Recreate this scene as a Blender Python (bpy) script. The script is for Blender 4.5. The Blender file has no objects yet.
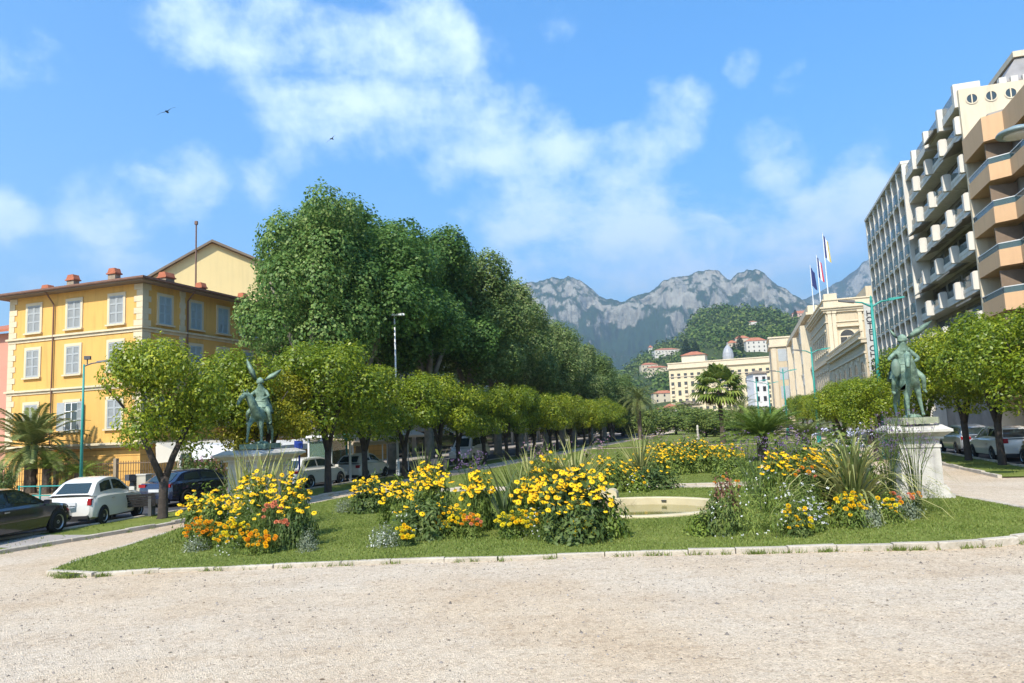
import bpy, math, random
import numpy as np
from math import sin, cos, pi, radians, hypot, atan2, sqrt, exp
from mathutils import Vector, Matrix, noise as mn

# ------------------------------------------------------------------ camera, sky, sun, exposure
scene = bpy.context.scene
COL = scene.collection
FPX, EYE, PITCH, ROLL = 740.0, 2.5, radians(6.7), radians(2.4)
AX = radians(17)                     # the garden's long axis, clockwise from +Y
_u0 = Vector((0, -sin(PITCH), cos(PITCH)))
_f = Vector((0, cos(PITCH), sin(PITCH)))
_r = Vector((cos(ROLL), 0, 0)) - sin(ROLL) * _u0
_u = sin(ROLL) * Vector((1, 0, 0)) + cos(ROLL) * _u0
cam_d = bpy.data.cameras.new("camera")
cam = bpy.data.objects.new("camera", cam_d)
COL.objects.link(cam)
mw = Matrix((( _r.x, _u.x, -_f.x, 0), (_r.y, _u.y, -_f.y, 0), (_r.z, _u.z, -_f.z, EYE), (0, 0, 0, 1)))
cam.matrix_world = mw
cam_d.sensor_width = 36.0
cam_d.lens = FPX / 1024 * 36.0
cam_d.clip_end = 40000
cam_d.clip_start = 0.1
scene.camera = cam

SUN_AZ = radians(180 + 25)            # clockwise from +Y: behind the camera, a little to the left
SUN_EL = radians(46)
world = bpy.data.worlds.new("World")
scene.world = world
world.use_nodes = True
SKY_STRENGTH = 0.12
SUN_STRENGTH = 3.4
sun_d = bpy.data.lights.new("sun", 'SUN')
sun_d.energy = SUN_STRENGTH
sun_d.angle = radians(0.55)
sun_d.color = (1.0, 0.94, 0.84)
sun_o = bpy.data.objects.new("sun", sun_d)
COL.objects.link(sun_o)
to_sun = Vector((sin(SUN_AZ) * cos(SUN_EL), cos(SUN_AZ) * cos(SUN_EL), sin(SUN_EL)))
sun_o.rotation_euler = to_sun.to_track_quat('Z', 'Y').to_euler()
sun_o.location = (0, -30, 60)

vs = scene.view_settings
vs.view_transform = 'Standard'
vs.look = 'None'
vs.exposure = 1.5
vs.gamma = 1.0
vs.use_curve_mapping = False
cy = scene.cycles
cy.use_denoising = True
cy.max_bounces = 6
cy.diffuse_bounces = 4
cy.glossy_bounces = 3
cy.transmission_bounces = 4
cy.transparent_max_bounces = 8
cy.volume_bounces = 0
cy.sample_clamp_indirect = 6
cy.caustics_reflective = False
cy.caustics_refractive = False

def ray(x, y):
    return FPX * _f + (x - 512) * _r + (341.5 - y) * _u
def G(x, y, z=0.0):                  # where the sight line of a photo point meets the ground
    d = ray(x, y); k = (z - EYE) / d.z
    return Vector((d.x * k, d.y * k, z))
def XY(s, t):                        # garden coordinates: s along the axis, t to the right of it
    return (s * sin(AX) + t * cos(AX), s * cos(AX) - t * sin(AX))
def ST(X, Y):
    return (X * sin(AX) + Y * cos(AX), X * cos(AX) - Y * sin(AX))
def AT(x, y, D):                     # the point at depth D on a sight line
    d = ray(x, y); k = D / FPX
    return Vector((d.x * k, d.y * k, EYE + d.z * k))

# sky with procedural clouds, all in world directions
def build_world():
    nt = world.node_tree
    for n in list(nt.nodes): nt.nodes.remove(n)
    N, L = nt.nodes.new, nt.links.new
    out = N('ShaderNodeOutputWorld'); bg = N('ShaderNodeBackground')
    sky = N('ShaderNodeTexSky'); sky.sky_type = 'NISHITA'; sky.sun_disc = False
    sky.sun_elevation = SUN_EL; sky.sun_rotation = SUN_AZ
    sky.altitude = 0; sky.air_density = 1.0; sky.dust_density = 0.6; sky.ozone_density = 2.5
    hs = N('ShaderNodeHueSaturation'); hs.inputs['Saturation'].default_value = 1.43; hs.inputs['Value'].default_value = 1.0; hs.inputs['Hue'].default_value = 0.5
    L(sky.outputs[0], hs.inputs['Color'])
    tc = N('ShaderNodeTexCoord'); nrm = N('ShaderNodeVectorMath'); nrm.operation = 'NORMALIZE'
    L(tc.outputs['Generated'], nrm.inputs[0])
    sep = N('ShaderNodeSeparateXYZ'); L(nrm.outputs[0], sep.inputs[0])
    def math_(op, a, b=None, c=None, clamp=False):
        m = N('ShaderNodeMath'); m.operation = op; m.use_clamp = clamp
        for i, v in enumerate((a, b, c)):
            if v is None: continue
            if isinstance(v, (int, float)): m.inputs[i].default_value = v
            else: L(v, m.inputs[i])
        return m.outputs[0]
    zc = math_('ADD', math_('MAXIMUM', sep.outputs[2], 0.0), 0.22)
    cx = math_('DIVIDE', sep.outputs[0], zc); cyy = math_('DIVIDE', sep.outputs[1], zc)
    comb = N('ShaderNodeCombineXYZ'); L(cx, comb.inputs[0]); L(cyy, comb.inputs[1]); L(math_('MULTIPLY', sep.outputs[2], 1.5), comb.inputs[2])
    nz = N('ShaderNodeTexNoise'); nz.inputs['Scale'].default_value = 2.6; nz.inputs['Detail'].default_value = 9
    nz.inputs['Roughness'].default_value = 0.58; nz.inputs['Distortion'].default_value = 0.35
    L(comb.outputs[0], nz.inputs['Vector'])
    nz2 = N('ShaderNodeTexNoise'); nz2.inputs['Scale'].default_value = 11.0; nz2.inputs['Detail'].default_value = 8
    nz2.inputs['Roughness'].default_value = 0.65
    L(nrm.outputs[0], nz2.inputs['Vector'])
    # cloud banks, each a soft patch of sky round a direction: (photo x, y, radius in px, weight)
    banks = [(150, 22, 75, .26), (225, 30, 85, .30), (310, 50, 80, .34), (395, 60, 80, .26), (470, 90, 70, .34), (530, 140, 55, .32), (335, 115, 70, .36), (420, 130, 60, .38), (300, 100, 50, .22),
             (175, 178, 50, .32), (235, 165, 60, .32), (290, 190, 45, .2), (110, 196, 55, .38), (25, 55, 60, .28), (10, 100, 55, .28), (70, 60, 40, .16), (0, 215, 40, .34), (60, 245, 90, .26), (160, 240, 70, .24),
             (430, 18, 55, .30), (570, 18, 50, .20), (500, 215, 80, .32), (590, 195, 75, .32), (640, 235, 75, .30), (560, 255, 80, .30), (612, 152, 35, .3), (668, 115, 52, .46), (775, 148, 46, .34), (742, 65, 24, .38), (790, 78, 26, .34), (720, 75, 40, .14),
             (862, 180, 42, .42), (848, 225, 60, .34), (790, 215, 60, .24), (704, 244, 28, .50), (760, 262, 90, .26), (855, 130, 40, .2), (985, 35, 60, .14), (690, 262, 80, .24)]
    tot = None
    for bx, by, br, w in banks:
        d = ray(bx, by).normalized()
        a = ray(bx + br, by).normalized().angle(d)
        dt = N('ShaderNodeVectorMath'); dt.operation = 'DOT_PRODUCT'; L(nrm.outputs[0], dt.inputs[0]); dt.inputs[1].default_value = d
        mr = N('ShaderNodeMapRange'); mr.interpolation_type = 'SMOOTHSTEP'
        mr.inputs['From Min'].default_value = cos(a * 1.25); mr.inputs['From Max'].default_value = 1.0
        mr.inputs['To Min'].default_value = 0.0; mr.inputs['To Max'].default_value = w
        L(dt.outputs['Value'], mr.inputs['Value'])
        tot = mr.outputs[0] if tot is None else math_('ADD', tot, mr.outputs[0])
    # behind the camera and towards the horizon: an even scatter
    lowz = N('ShaderNodeMapRange'); lowz.interpolation_type = 'SMOOTHSTEP'
    lowz.inputs['From Min'].default_value = 0.45; lowz.inputs['From Max'].default_value = 0.02
    lowz.inputs['To Min'].default_value = 0.0; lowz.inputs['To Max'].default_value = 0.16
    L(sep.outputs[2], lowz.inputs['Value'])
    tot = math_('ADD', math_('MINIMUM', tot, 0.52), lowz.outputs[0])
    n_ = math_('ADD', math_('MULTIPLY', nz.outputs['Fac'], 1.0), math_('MULTIPLY', nz2.outputs['Fac'], 0.95))
    dens = math_('ADD', math_('SUBTRACT', n_, 1.235), tot)
    mr = N('ShaderNodeMapRange'); mr.interpolation_type = 'SMOOTHSTEP'
    mr.inputs['From Min'].default_value = 0.0; mr.inputs['From Max'].default_value = 0.55
    mr.inputs['To Min'].default_value = 0.0; mr.inputs['To Max'].default_value = 0.80
    L(dens, mr.inputs['Value'])
    mix = N('ShaderNodeMixRGB'); mix.inputs[2].default_value = (4.7, 5.4, 6.5, 1)
    L(mr.outputs[0], mix.inputs[0]); L(hs.outputs[0], mix.inputs[1])
    L(mix.outputs[0], bg.inputs[0]); bg.inputs[1].default_value = SKY_STRENGTH
    L(bg.outputs[0], out.inputs[0])
build_world()

# ------------------------------------------------------------------ helpers
class MB:
    """collects shapes and links them as ONE mesh object"""
    def __init__(s): s.V = []; s.F = []; s.M = []; s.m = 0
    def add(s, V, F, m=None):
        o = len(s.V); s.V += [tuple(v) for v in V]
        for f in F: s.F.append(tuple(i + o for i in f)); s.M.append(s.m if m is None else m)
        return s
    def box(s, x0, x1, y0, y1, z0, z1, m=None):
        return s.add([(x0,y0,z0),(x1,y0,z0),(x1,y1,z0),(x0,y1,z0),(x0,y0,z1),(x1,y0,z1),(x1,y1,z1),(x0,y1,z1)],
                     [(0,3,2,1),(4,5,6,7),(0,1,5,4),(1,2,6,5),(2,3,7,6),(3,0,4,7)], m)
    def obox(s, c, ax, ay, az, m=None):          # centre and three half vectors
        c, ax, ay, az = map(Vector, (c, ax, ay, az))
        P = [c + i*ax + j*ay + k*az for k in (-1,1) for i, j in ((-1,-1),(1,-1),(1,1),(-1,1))]
        return s.add(P, [(0,3,2,1),(4,5,6,7),(0,1,5,4),(1,2,6,5),(2,3,7,6),(3,0,4,7)], m)
    def prism(s, poly, z0, z1, m=None):
        n = len(poly); V = [(x,y,z0) for x,y in poly] + [(x,y,z1) for x,y in poly]
        F = [tuple(range(n-1,-1,-1)), tuple(range(n,2*n))] + [(i,(i+1)%n,n+(i+1)%n,n+i) for i in range(n)]
        return s.add(V, F, m)
    def extr(s, poly, a, b, axis='y', m=None):   # profile in the other two axes, extruded a..b
        n = len(poly)
        mk = {'y': lambda u,v,w:(u,w,v), 'x': lambda u,v,w:(w,u,v)}[axis]
        V = [mk(u,v,a) for u,v in poly] + [mk(u,v,b) for u,v in poly]
        F = [tuple(range(n-1,-1,-1)), tuple(range(n,2*n))] + [(i,(i+1)%n,n+(i+1)%n,n+i) for i in range(n)]
        return s.add(V, F, m)
    def tube(s, pts, rad, n=8, m=None):
        pts = [Vector(p) for p in pts]
        if not hasattr(rad, '__len__'): rad = [rad]*len(pts)
        V = []; up = Vector((0,0,1)); prev = None
        for i, p in enumerate(pts):
            d = (pts[min(i+1,len(pts)-1)] - pts[max(i-1,0)]).normalized()
            if prev is None:
                a = up if abs(d.z) < 0.9 else Vector((1,0,0))
                x = d.cross(a).normalized()
            else:
                x = (prev - d*prev.dot(d)).normalized()
            prev = x; y = d.cross(x)
            for k in range(n):
                t = 2*pi*k/n; V.append(p + (x*cos(t) + y*sin(t))*rad[i])
        F = [(i*n+k, i*n+(k+1)%n, (i+1)*n+(k+1)%n, (i+1)*n+k) for i in range(len(pts)-1) for k in range(n)]
        F += [tuple(range(n-1,-1,-1)), tuple(range((len(pts)-1)*n, len(pts)*n))]
        return s.add(V, F, m)
    def lathe(s, prof, n=16, c=(0,0,0), m=None):
        V = [(c[0]+r*cos(2*pi*k/n), c[1]+r*sin(2*pi*k/n), c[2]+z) for r,z in prof for k in range(n)]
        F = [(i*n+k, i*n+(k+1)%n, (i+1)*n+(k+1)%n, (i+1)*n+k) for i in range(len(prof)-1) for k in range(n)]
        F += [tuple(range(n-1,-1,-1)), tuple(range((len(prof)-1)*n, len(prof)*n))]
        return s.add(V, F, m)
    def quad(s, *P, m=None): return s.add(P, [tuple(range(len(P)))], m)
    def mesh(s, name, mats, smooth=False):
        me = bpy.data.meshes.new(name); me.from_pydata(s.V, [], s.F)
        for k in (mats if isinstance(mats, (list, tuple)) else [mats]): me.materials.append(k)
        me.polygons.foreach_set('material_index', s.M)
        if smooth: me.polygons.foreach_set('use_smooth', [True]*len(s.F))
        me.update(); return me
    def build(s, name, mats, parent=None, smooth=False, loc=None, rz=0, **tags):
        return link(name, s.mesh(name, mats, smooth), parent, loc, rz, **tags)

def link(name, me, parent=None, loc=None, rz=0, scale=None, **tags):
    o = bpy.data.objects.new(name, me); COL.objects.link(o)
    if loc is not None: o.location = loc
    if rz: o.rotation_euler = (0, 0, rz)
    if scale is not None: o.scale = scale if hasattr(scale, '__len__') else (scale,)*3
    if parent is not None: o.parent = parent
    for k, v in tags.items(): o[k] = v
    return o
def thing(name, label, category, loc=(0,0,0), rz=0, group=None, scale=None):
    o = link(name, None, None, loc, rz, scale, label=label, category=category)
    if group: o['group'] = group
    return o
KIDS = {}
def copy_tree(o, parent=None):
    c = o.copy(); COL.objects.link(c)
    if parent is not None: c.parent = parent
    for ch in [k for k in COL.objects if k.parent == o] if o.name not in KIDS else KIDS[o.name]:
        copy_tree(ch, c)
    return c
def fill(name, outer, holes, z, mat_, **tags):     # a flat sheet with holes
    import bmesh
    bm = bmesh.new(); edges = []
    for loop in [outer] + list(holes):
        vs_ = [bm.verts.new((p[0], p[1], z)) for p in loop]
        for i in range(len(vs_)): edges.append(bm.edges.new((vs_[i], vs_[(i+1) % len(vs_)])))
    bmesh.ops.triangle_fill(bm, use_beauty=True, use_dissolve=False, edges=edges)
    for f in bm.faces:
        if f.normal.z < 0: f.normal_flip()
    me = bpy.data.meshes.new(name); bm.to_mesh(me); bm.free()
    me.materials.append(mat_)
    return link(name, me, **tags)
ORD = ['first','second','third','fourth','fifth','sixth','seventh','eighth','ninth','tenth','eleventh','twelfth','thirteenth','fourteenth','fifteenth','sixteenth','seventeenth','eighteenth','nineteenth','twentieth']

# ------------------------------------------------------------------ materials
def nodes(name):
    m = bpy.data.materials.new(name); m.use_nodes = True
    nt = m.node_tree; b = nt.nodes['Principled BSDF']
    return m, nt, b
def rgb(c): return (c[0], c[1], c[2], 1)
ALB = .88
def M(name, col, rough=.75, var=.12, scale=2.0, bump=0.0, bscale=20.0, metal=0.0, spec=.4, col2=None, stain=0.0, coat=0):
    col = [c*ALB for c in col]; col2 = [c*ALB for c in col2] if col2 else None
    m, nt, b = nodes(name); N, L = nt.nodes.new, nt.links.new
    b.inputs['Roughness'].default_value = rough; b.inputs['Metallic'].default_value = metal
    b.inputs['Specular IOR Level'].default_value = spec
    if coat: b.inputs['Coat Weight'].default_value = coat; b.inputs['Coat Roughness'].default_value = .05
    tc = N('ShaderNodeTexCoord')
    nz = N('ShaderNodeTexNoise'); nz.inputs['Scale'].default_value = scale; nz.inputs['Detail'].default_value = 6; nz.inputs['Roughness'].default_value = .6
    L(tc.outputs['Object'], nz.inputs['Vector'])
    rp = N('ShaderNodeValToRGB'); rp.color_ramp.elements[0].position = .3; rp.color_ramp.elements[1].position = .7
    c2 = col2 if col2 else [min(1, c*(1+var)) for c in col]
    rp.color_ramp.elements[0].color = rgb([c*(1-var) for c in col] if not col2 else col)
    rp.color_ramp.elements[1].color = rgb(c2)
    L(nz.outputs['Fac'], rp.inputs[0]); cout = rp.outputs[0]
    if stain:                                      # rain streaks: noise drawn out along z
        mp = N('ShaderNodeMapping'); mp.inputs['Scale'].default_value = (2.2, 2.2, .22); L(tc.outputs['Object'], mp.inputs[0])
        n2 = N('ShaderNodeTexNoise'); n2.inputs['Scale'].default_value = 1.3; n2.inputs['Detail'].default_value = 7; L(mp.outputs[0], n2.inputs['Vector'])
        r2 = N('ShaderNodeValToRGB'); r2.color_ramp.elements[0].position = .5; r2.color_ramp.elements[1].position = .75
        r2.color_ramp.elements[0].color = (1,1,1,1); r2.color_ramp.elements[1].color = (1-stain,1-stain,1-stain*.9,1)
        L(n2.outputs['Fac'], r2.inputs[0])
        mx = N('ShaderNodeMixRGB'); mx.blend_type = 'MULTIPLY'; mx.inputs[0].default_value = 1; L(cout, mx.inputs[1]); L(r2.outputs[0], mx.inputs[2]); cout = mx.outputs[0]
    L(cout, b.inputs['Base Color'])
    if bump:
        n3 = N('ShaderNodeTexNoise'); n3.inputs['Scale'].default_value = bscale; n3.inputs['Detail'].default_value = 4; L(tc.outputs['Object'], n3.inputs['Vector'])
        bp = N('ShaderNodeBump'); bp.inputs['Strength'].default_value = bump; bp.inputs['Distance'].default_value = .05
        L(n3.outputs['Fac'], bp.inputs['Height']); L(bp.outputs[0], b.inputs['Normal'])
    return m
def LEAF(name, c1, c2, c3=None, trans=.3, nscale=.8, rough=.55, spec=.3):
    """leaves: each island its own tone, slow drift of tone through the plant, light coming through"""
    m, nt, b = nodes(name); N, L = nt.nodes.new, nt.links.new
    ge = N('ShaderNodeNewGeometry'); tc = N('ShaderNodeTexCoord'); oi = N('ShaderNodeObjectInfo')
    nz = N('ShaderNodeTexNoise'); nz.inputs['Scale'].default_value = nscale; nz.inputs['Detail'].default_value = 3; L(tc.outputs['Object'], nz.inputs['Vector'])
    def ma(op, a, b_):
        q = N('ShaderNodeMath'); q.operation = op
        for i, v in enumerate((a, b_)):
            if isinstance(v, (int, float)): q.inputs[i].default_value = v
            else: L(v, q.inputs[i])
        return q.outputs[0]
    f = ma('ADD', ma('MULTIPLY', ge.outputs['Random Per Island'], .55), ma('MULTIPLY', nz.outputs['Fac'], .55))
    f = ma('ADD', f, ma('MULTIPLY', ma('SUBTRACT', oi.outputs['Random'], .5), .25))
    rp = N('ShaderNodeValToRGB'); e = rp.color_ramp.elements
    e[0].position = .12; e[0].color = rgb(c1); e[1].position = .62; e[1].color = rgb(c2)
    if c3: q = e.new(.92); q.color = rgb(c3)
    L(f, rp.inputs[0]); L(rp.outputs[0], b.inputs['Base Color'])
    b.inputs['Roughness'].default_value = rough; b.inputs['Specular IOR Level'].default_value = spec
    tr = N('ShaderNodeBsdfTranslucent'); L(rp.outputs[0], tr.inputs['Color'])
    mx = N('ShaderNodeMixShader'); mx.inputs[0].default_value = trans
    L(b.outputs[0], mx.inputs[1]); L(tr.outputs[0], mx.inputs[2])
    L(mx.outputs[0], nt.nodes['Material Output'].inputs['Surface'])
    return m
def GLASS(name, col=(.03,.045,.05), rough=.06):
    m, nt, b = nodes(name)
    b.inputs['Base Color'].default_value = rgb(col); b.inputs['Roughness'].default_value = rough
    b.inputs['Specular IOR Level'].default_value = .7
    return m

def GRAVEL():
    m, nt, b = nodes("gravel"); N, L = nt.nodes.new, nt.links.new
    tc = N('ShaderNodeTexCoord')
    def noise(sc, det=5, rough=.6):
        n = N('ShaderNodeTexNoise'); n.inputs['Scale'].default_value = sc; n.inputs['Detail'].default_value = det; n.inputs['Roughness'].default_value = rough
        L(tc.outputs['Object'], n.inputs['Vector']); return n.outputs['Fac']
    def ramp(f, stops):
        r = N('ShaderNodeValToRGB'); e = r.color_ramp.elements
        e[0].position, e[0].color = stops[0][0], rgb(stops[0][1]); e[1].position, e[1].color = stops[-1][0], rgb(stops[-1][1])
        for p, c in stops[1:-1]: q = e.new(p); q.color = rgb(c)
        L(f, r.inputs[0]); return r.outputs[0]
    def mixc(t, f, a, c):
        x = N('ShaderNodeMixRGB'); x.blend_type = t
        if isinstance(f, (int, float)): x.inputs[0].default_value = f
        else: L(f, x.inputs[0])
        L(a, x.inputs[1]); L(c, x.inputs[2]); return x.outputs[0]
    base = ramp(noise(.45, 6, .65), [(.25, (.48,.39,.285)), (.5, (.545,.46,.35)), (.75, (.58,.505,.395))])
    patch = ramp(noise(.16, 5, .6), [(.40, (1,1,1)), (.58, (.97,.91,.83)), (.75, (.90,.81,.70))])
    base = mixc('MULTIPLY', 1, base, patch)
    vo = N('ShaderNodeTexVoronoi'); vo.inputs['Scale'].default_value = 55; L(tc.outputs['Object'], vo.inputs['Vector'])
    sp = N('ShaderNodeSeparateColor'); L(vo.outputs['Color'], sp.inputs[0])
    grain = ramp(sp.outputs[0], [(0, (.62,.60,.58)), (.35, (.92,.9,.88)), (.8, (1.1,1.08,1.06)), (1, (1.3,1.28,1.25))])
    base = mixc('MULTIPLY', .75, base, grain)
    v2 = N('ShaderNodeTexVoronoi'); v2.inputs['Scale'].default_value = 16; L(tc.outputs['Object'], v2.inputs['Vector'])
    sp2 = N('ShaderNodeSeparateColor'); L(v2.outputs['Color'], sp2.inputs[0])
    g2 = ramp(sp2.outputs[1], [(0, (.70,.66,.62)), (.2, (.96,.95,.94)), (.85, (1,1,1)), (1, (1.16,1.15,1.13))])
    base = mixc('MULTIPLY', .65, base, g2)
    streak = ramp(noise(3.2, 9, .75), [(.55, (1,1,1)), (.68, (.86,.82,.78))])
    base = mixc('MULTIPLY', .8, base, streak)
    mp = N('ShaderNodeMapping'); mp.inputs['Scale'].default_value = (.22, 1.5, 1); mp.inputs['Rotation'].default_value = (0, 0, .12); L(tc.outputs['Object'], mp.inputs[0])
    n4 = N('ShaderNodeTexNoise'); n4.inputs['Scale'].default_value = 1.1; n4.inputs['Detail'].default_value = 7; n4.inputs['Roughness'].default_value = .62; L(mp.outputs[0], n4.inputs['Vector'])
    track = ramp(n4.outputs['Fac'], [(.34, (.88,.84,.79)), (.47, (1,1,1)), (.58, (1.03,1.03,1.02)), (.70, (.93,.90,.86))])
    base = mixc('MULTIPLY', .5, base, track)
    L(base, b.inputs['Base Color']); b.inputs['Roughness'].default_value = .95; b.inputs['Specular IOR Level'].default_value = .15
    bp = N('ShaderNodeBump'); bp.inputs['Strength'].default_value = .7; bp.inputs['Distance'].default_value = .02
    L(vo.outputs['Distance'], bp.inputs['Height'])
    bp2 = N('ShaderNodeBump'); bp2.inputs['Strength'].default_value = .5; bp2.inputs['Distance'].default_value = .06
    L(noise(2.5, 8, .7), bp2.inputs['Height']); L(bp.outputs[0], bp2.inputs['Normal']); L(bp2.outputs[0], b.inputs['Normal'])
    return m
m_gravel = GRAVEL()
m_lawn = M("lawn_turf", (0.115,0.144,0.029), .95, col2=(0.196,0.224,0.052), scale=.7, bump=.5, bscale=30, spec=.1)
m_blade = LEAF("grass_blade", (0.115,0.167,0.028), (0.178,0.230,0.041), (0.253,0.270,0.069), trans=.3, nscale=.35)
m_earth = M("earth", (.10,.085,.055), .95, .3, .05)
m_asphalt = M("asphalt", (.055,.054,.055), .85, .2, .6, bump=.3, bscale=60)
m_pave = M("pavement_stone", (.36,.32,.28), .9, .12, .8, bump=.2)
m_kerb = M("kerb_stone", (.38,.33,.25), .9, col2=(.56,.49,.39), scale=1.6, bump=.5, bscale=14)
m_white = M("white_paint", (.78,.77,.74), .6, .05)
m_basin = M("basin_stone", (.50,.42,.25), .8, col2=(.60,.52,.34), scale=1.2, bump=.15)

# ------------------------------------------------------------------ ground
s0 = [(-4000,-4000),(6000,-4000),(6000,8000),(-4000,8000)]
fill("ground", s0, [], -0.45, m_earth, kind="structure")
def Gp(pts): return [tuple(G(*p)[:2]) for p in pts]
front = Gp([(50,574),(66,577.5),(100,576),(160,572),(240,569),(320,566),(420,562),(512,560),(576,557),(640,555),(700,554),(760,553),(810,551.5),(860,550),(900,549.5),(940,549),(985,546.5),(1024,543)])
r_edge = Gp([(1070,537),(1100,531),(1085,523),(1024,511),(985,503),(950,496.5)])
back = [XY(*p) for p in [(24.6,5.0),(28.3,4.9),(28.4,-4),(28.4,-15.4),(24,-15.4),(20.5,-15.4)]]
l_edge = Gp([(180,530.5),(120,550),(75,563)])
lawn_poly = front + r_edge + back + l_edge
PC = Vector((3.55, 22.0)); PR = 2.3                  # the basin
ring = [(PC.x + (PR+.2)*cos(2*pi*k/48), PC.y + (PR+.2)*sin(2*pi*k/48)) for k in range(48)]
plaza = [XY(-40,-70),XY(-40,70),XY(420,70),XY(420,-70)]
fill("gravel_path", plaza, [lawn_poly], 0.0, m_gravel, kind="structure")
LZ = .065
fill("lawn", lawn_poly, [ring], LZ, m_lawn, kind="structure")
lawn2 = [XY(*p) for p in [(29.6,-15.4),(29.6,5.0),(75,4.6),(75,-15.4)]]
fill("lawn", lawn2, [], LZ, m_lawn, kind="structure")
lawn3 = [XY(*p) for p in [(79,-15.4),(79,4.6),(190,4.6),(190,-15.4)]]
fill("lawn", lawn3, [], LZ, m_lawn, kind="structure")
stripL = [XY(*p) for p in [(10,-20.0),(10,-17.6),(14,-17.5),(18,-17.1),(120,-17.1),(120,-19.7),(18,-19.7)]]
fill("verge", stripL, [], LZ-.02, m_lawn, kind="structure")
stripR = [XY(*p) for p in [(31,8.7),(31,10.9),(150,10.9),(150,8.7)]]
fill("verge", stripR, [], LZ-.02, m_lawn, kind="structure")
fill("road", [XY(-30,-28),XY(-30,-19.8),XY(300,-19.8),XY(300,-28)], [], .006, m_asphalt, kind="structure")
fill("road", [XY(-30,10.95),XY(-30,15.4),XY(300,15.4),XY(300,10.95)], [], .006, m_asphalt, kind="structure")
fill("pavement", [XY(-30,-33),XY(-30,-28.1),XY(300,-28.1),XY(300,-33)], [], .12, m_pave, kind="structure")
fill("pavement", [XY(-30,15.5),XY(-30,19),XY(300,19),XY(300,15.5)], [], .12, m_pave, kind="structure")
fill("footpath", [XY(14.6,-19.6),XY(14.4,-17.75),XY(16.6,-17.5),XY(16.6,-19.6)], [], LZ-.012, m_pave, kind="structure")

def kerb(pts, w, h, seg, z=0.0, rough=.02, seed=1, name="kerb", h1=None, seg1=None):
    rng = random.Random(seed); b = MB()
    P = [Vector((p[0], p[1], 0)) for p in pts]
    # walk the line
    d = [0]
    for i in range(1, len(P)): d.append(d[-1] + (P[i]-P[i-1]).length)
    def at(q):
        for i in range(1, len(P)):
            if q <= d[i]: return P[i-1].lerp(P[i], (q-d[i-1])/(d[i]-d[i-1]))
        return P[-1]
    q = 0
    while q < d[-1]-.05:
        pr_ = q/d[-1]; l = (seg+((seg1 or seg)-seg)*pr_)*rng.uniform(.8, 1.25); a, c = at(q), at(min(q+l-.02, d[-1])); q += l
        t = (c-a).normalized(); n = Vector((-t.y, t.x, 0)); hh = h + ((h1 or h)-h)*pr_ + rng.uniform(-rough, rough); off = n*rng.uniform(-.012,.012)
        e = .014
        prof = [(-w/2, z-.12), (w/2, z-.12), (w/2, z+hh-e), (w/2-e, z+hh), (-w/2+e, z+hh), (-w/2, z+hh-e)]
        V = [tuple(a+off+n*u)[:2]+(v,) for u, v in prof] + [tuple(c+off+n*u)[:2]+(v+rng.uniform(-.006,.006),) for u, v in prof]
        k = len(prof); b.add(V, [tuple(range(k)), tuple(range(2*k-1, k-1, -1))] + [(i, i+k, (i+1)%k+k, (i+1)%k) for i in range(k)])
    return b.build(name, m_kerb, kind="structure")
kerb(front[:10], .15, .07, 1.1, rough=.012, seed=2)
kerb(front[9:] + r_edge[:2], .17, .08, 1.0, rough=.014, seed=3, h1=.18, seg1=.55)
kerb(list(reversed(back[-1:] + l_edge + front[:1])), .12, .07, .9, rough=.012, seed=4)
kerb(r_edge[1:], .13, .1, .9, seed=14)
kerb([XY(28.35,5),XY(28.35,-15.4)], .14, .12, .8, seed=5)
kerb([XY(29.6,-15.4),XY(29.6,5)], .14, .13, .8, seed=6)
kerb([XY(10,-17.55),XY(14,-17.45),XY(18,-17.05),XY(110,-17.05)], .14, .1, .9, seed=7)
kerb([XY(12,-19.75),XY(110,-19.75)], .14, .11, .9, seed=8)
kerb([XY(31,8.65),XY(110,8.65)], .14, .12, .9, seed=9)
kerb([XY(31,10.95),XY(110,10.95)], .14, .12, .9, seed=10)
kerb([XY(0,-28.05),XY(150,-28.05)], .14, .12, 1.1, seed=11)
kerb([XY(0,15.45),XY(150,15.45)], .14, .12, 1.1, seed=12)

# basin in the lawn
bs = thing("fountain_basin", "round pale stone basin of shallow water sunk into the lawn", "basin", (PC.x, PC.y, 0))
b = MB(); b.lathe([(PR, -.4), (PR, .10), (PR+.02, .125), (PR+.24, .125), (PR+.26, .10), (PR+.26, -.1)], 72); b.F = b.F[:-2]; b.M = b.M[:-2]
b.build("rim", m_basin, bs, smooth=False)
b = MB(); b.lathe([(0.01,-.4),(PR-.005,-.4)], 48); b.F = [f for f in b.F if len(f) == 4]; b.M = [0]*len(b.F); b.build("basin_floor", m_basin, bs)
b = MB(); a0 = radians(62); b.obox((cos(a0)*(PR-.02), sin(a0)*(PR-.02), .02), (-sin(a0)*.08, cos(a0)*.08, 0), (cos(a0)*.03, sin(a0)*.03, 0), (0,0,.022)); b.build("overflow_grate", M("dark_iron",(.05,.05,.045),.6), bs)
mw_, nt_, bw_ = nodes("pond_water"); bw_.inputs['Base Color'].default_value = (.20,.175,.05,1); bw_.inputs['Roughness'].default_value = .08; bw_.inputs['Specular IOR Level'].default_value = .45
_n = nt_.nodes.new('ShaderNodeTexNoise'); _n.inputs['Scale'].default_value = 5; _b = nt_.nodes.new('ShaderNodeBump'); _b.inputs['Strength'].default_value = .12
nt_.links.new(_n.outputs['Fac'], _b.inputs['Height']); nt_.links.new(_b.outputs[0], bw_.inputs['Normal'])
wb = MB(); wb.add([(PC.x+(PR-.003)*cos(2*pi*k/64), PC.y+(PR-.003)*sin(2*pi*k/64), -.1) for k in range(64)], [tuple(range(64))])
wb.build("water", mw_, kind="structure")
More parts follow.
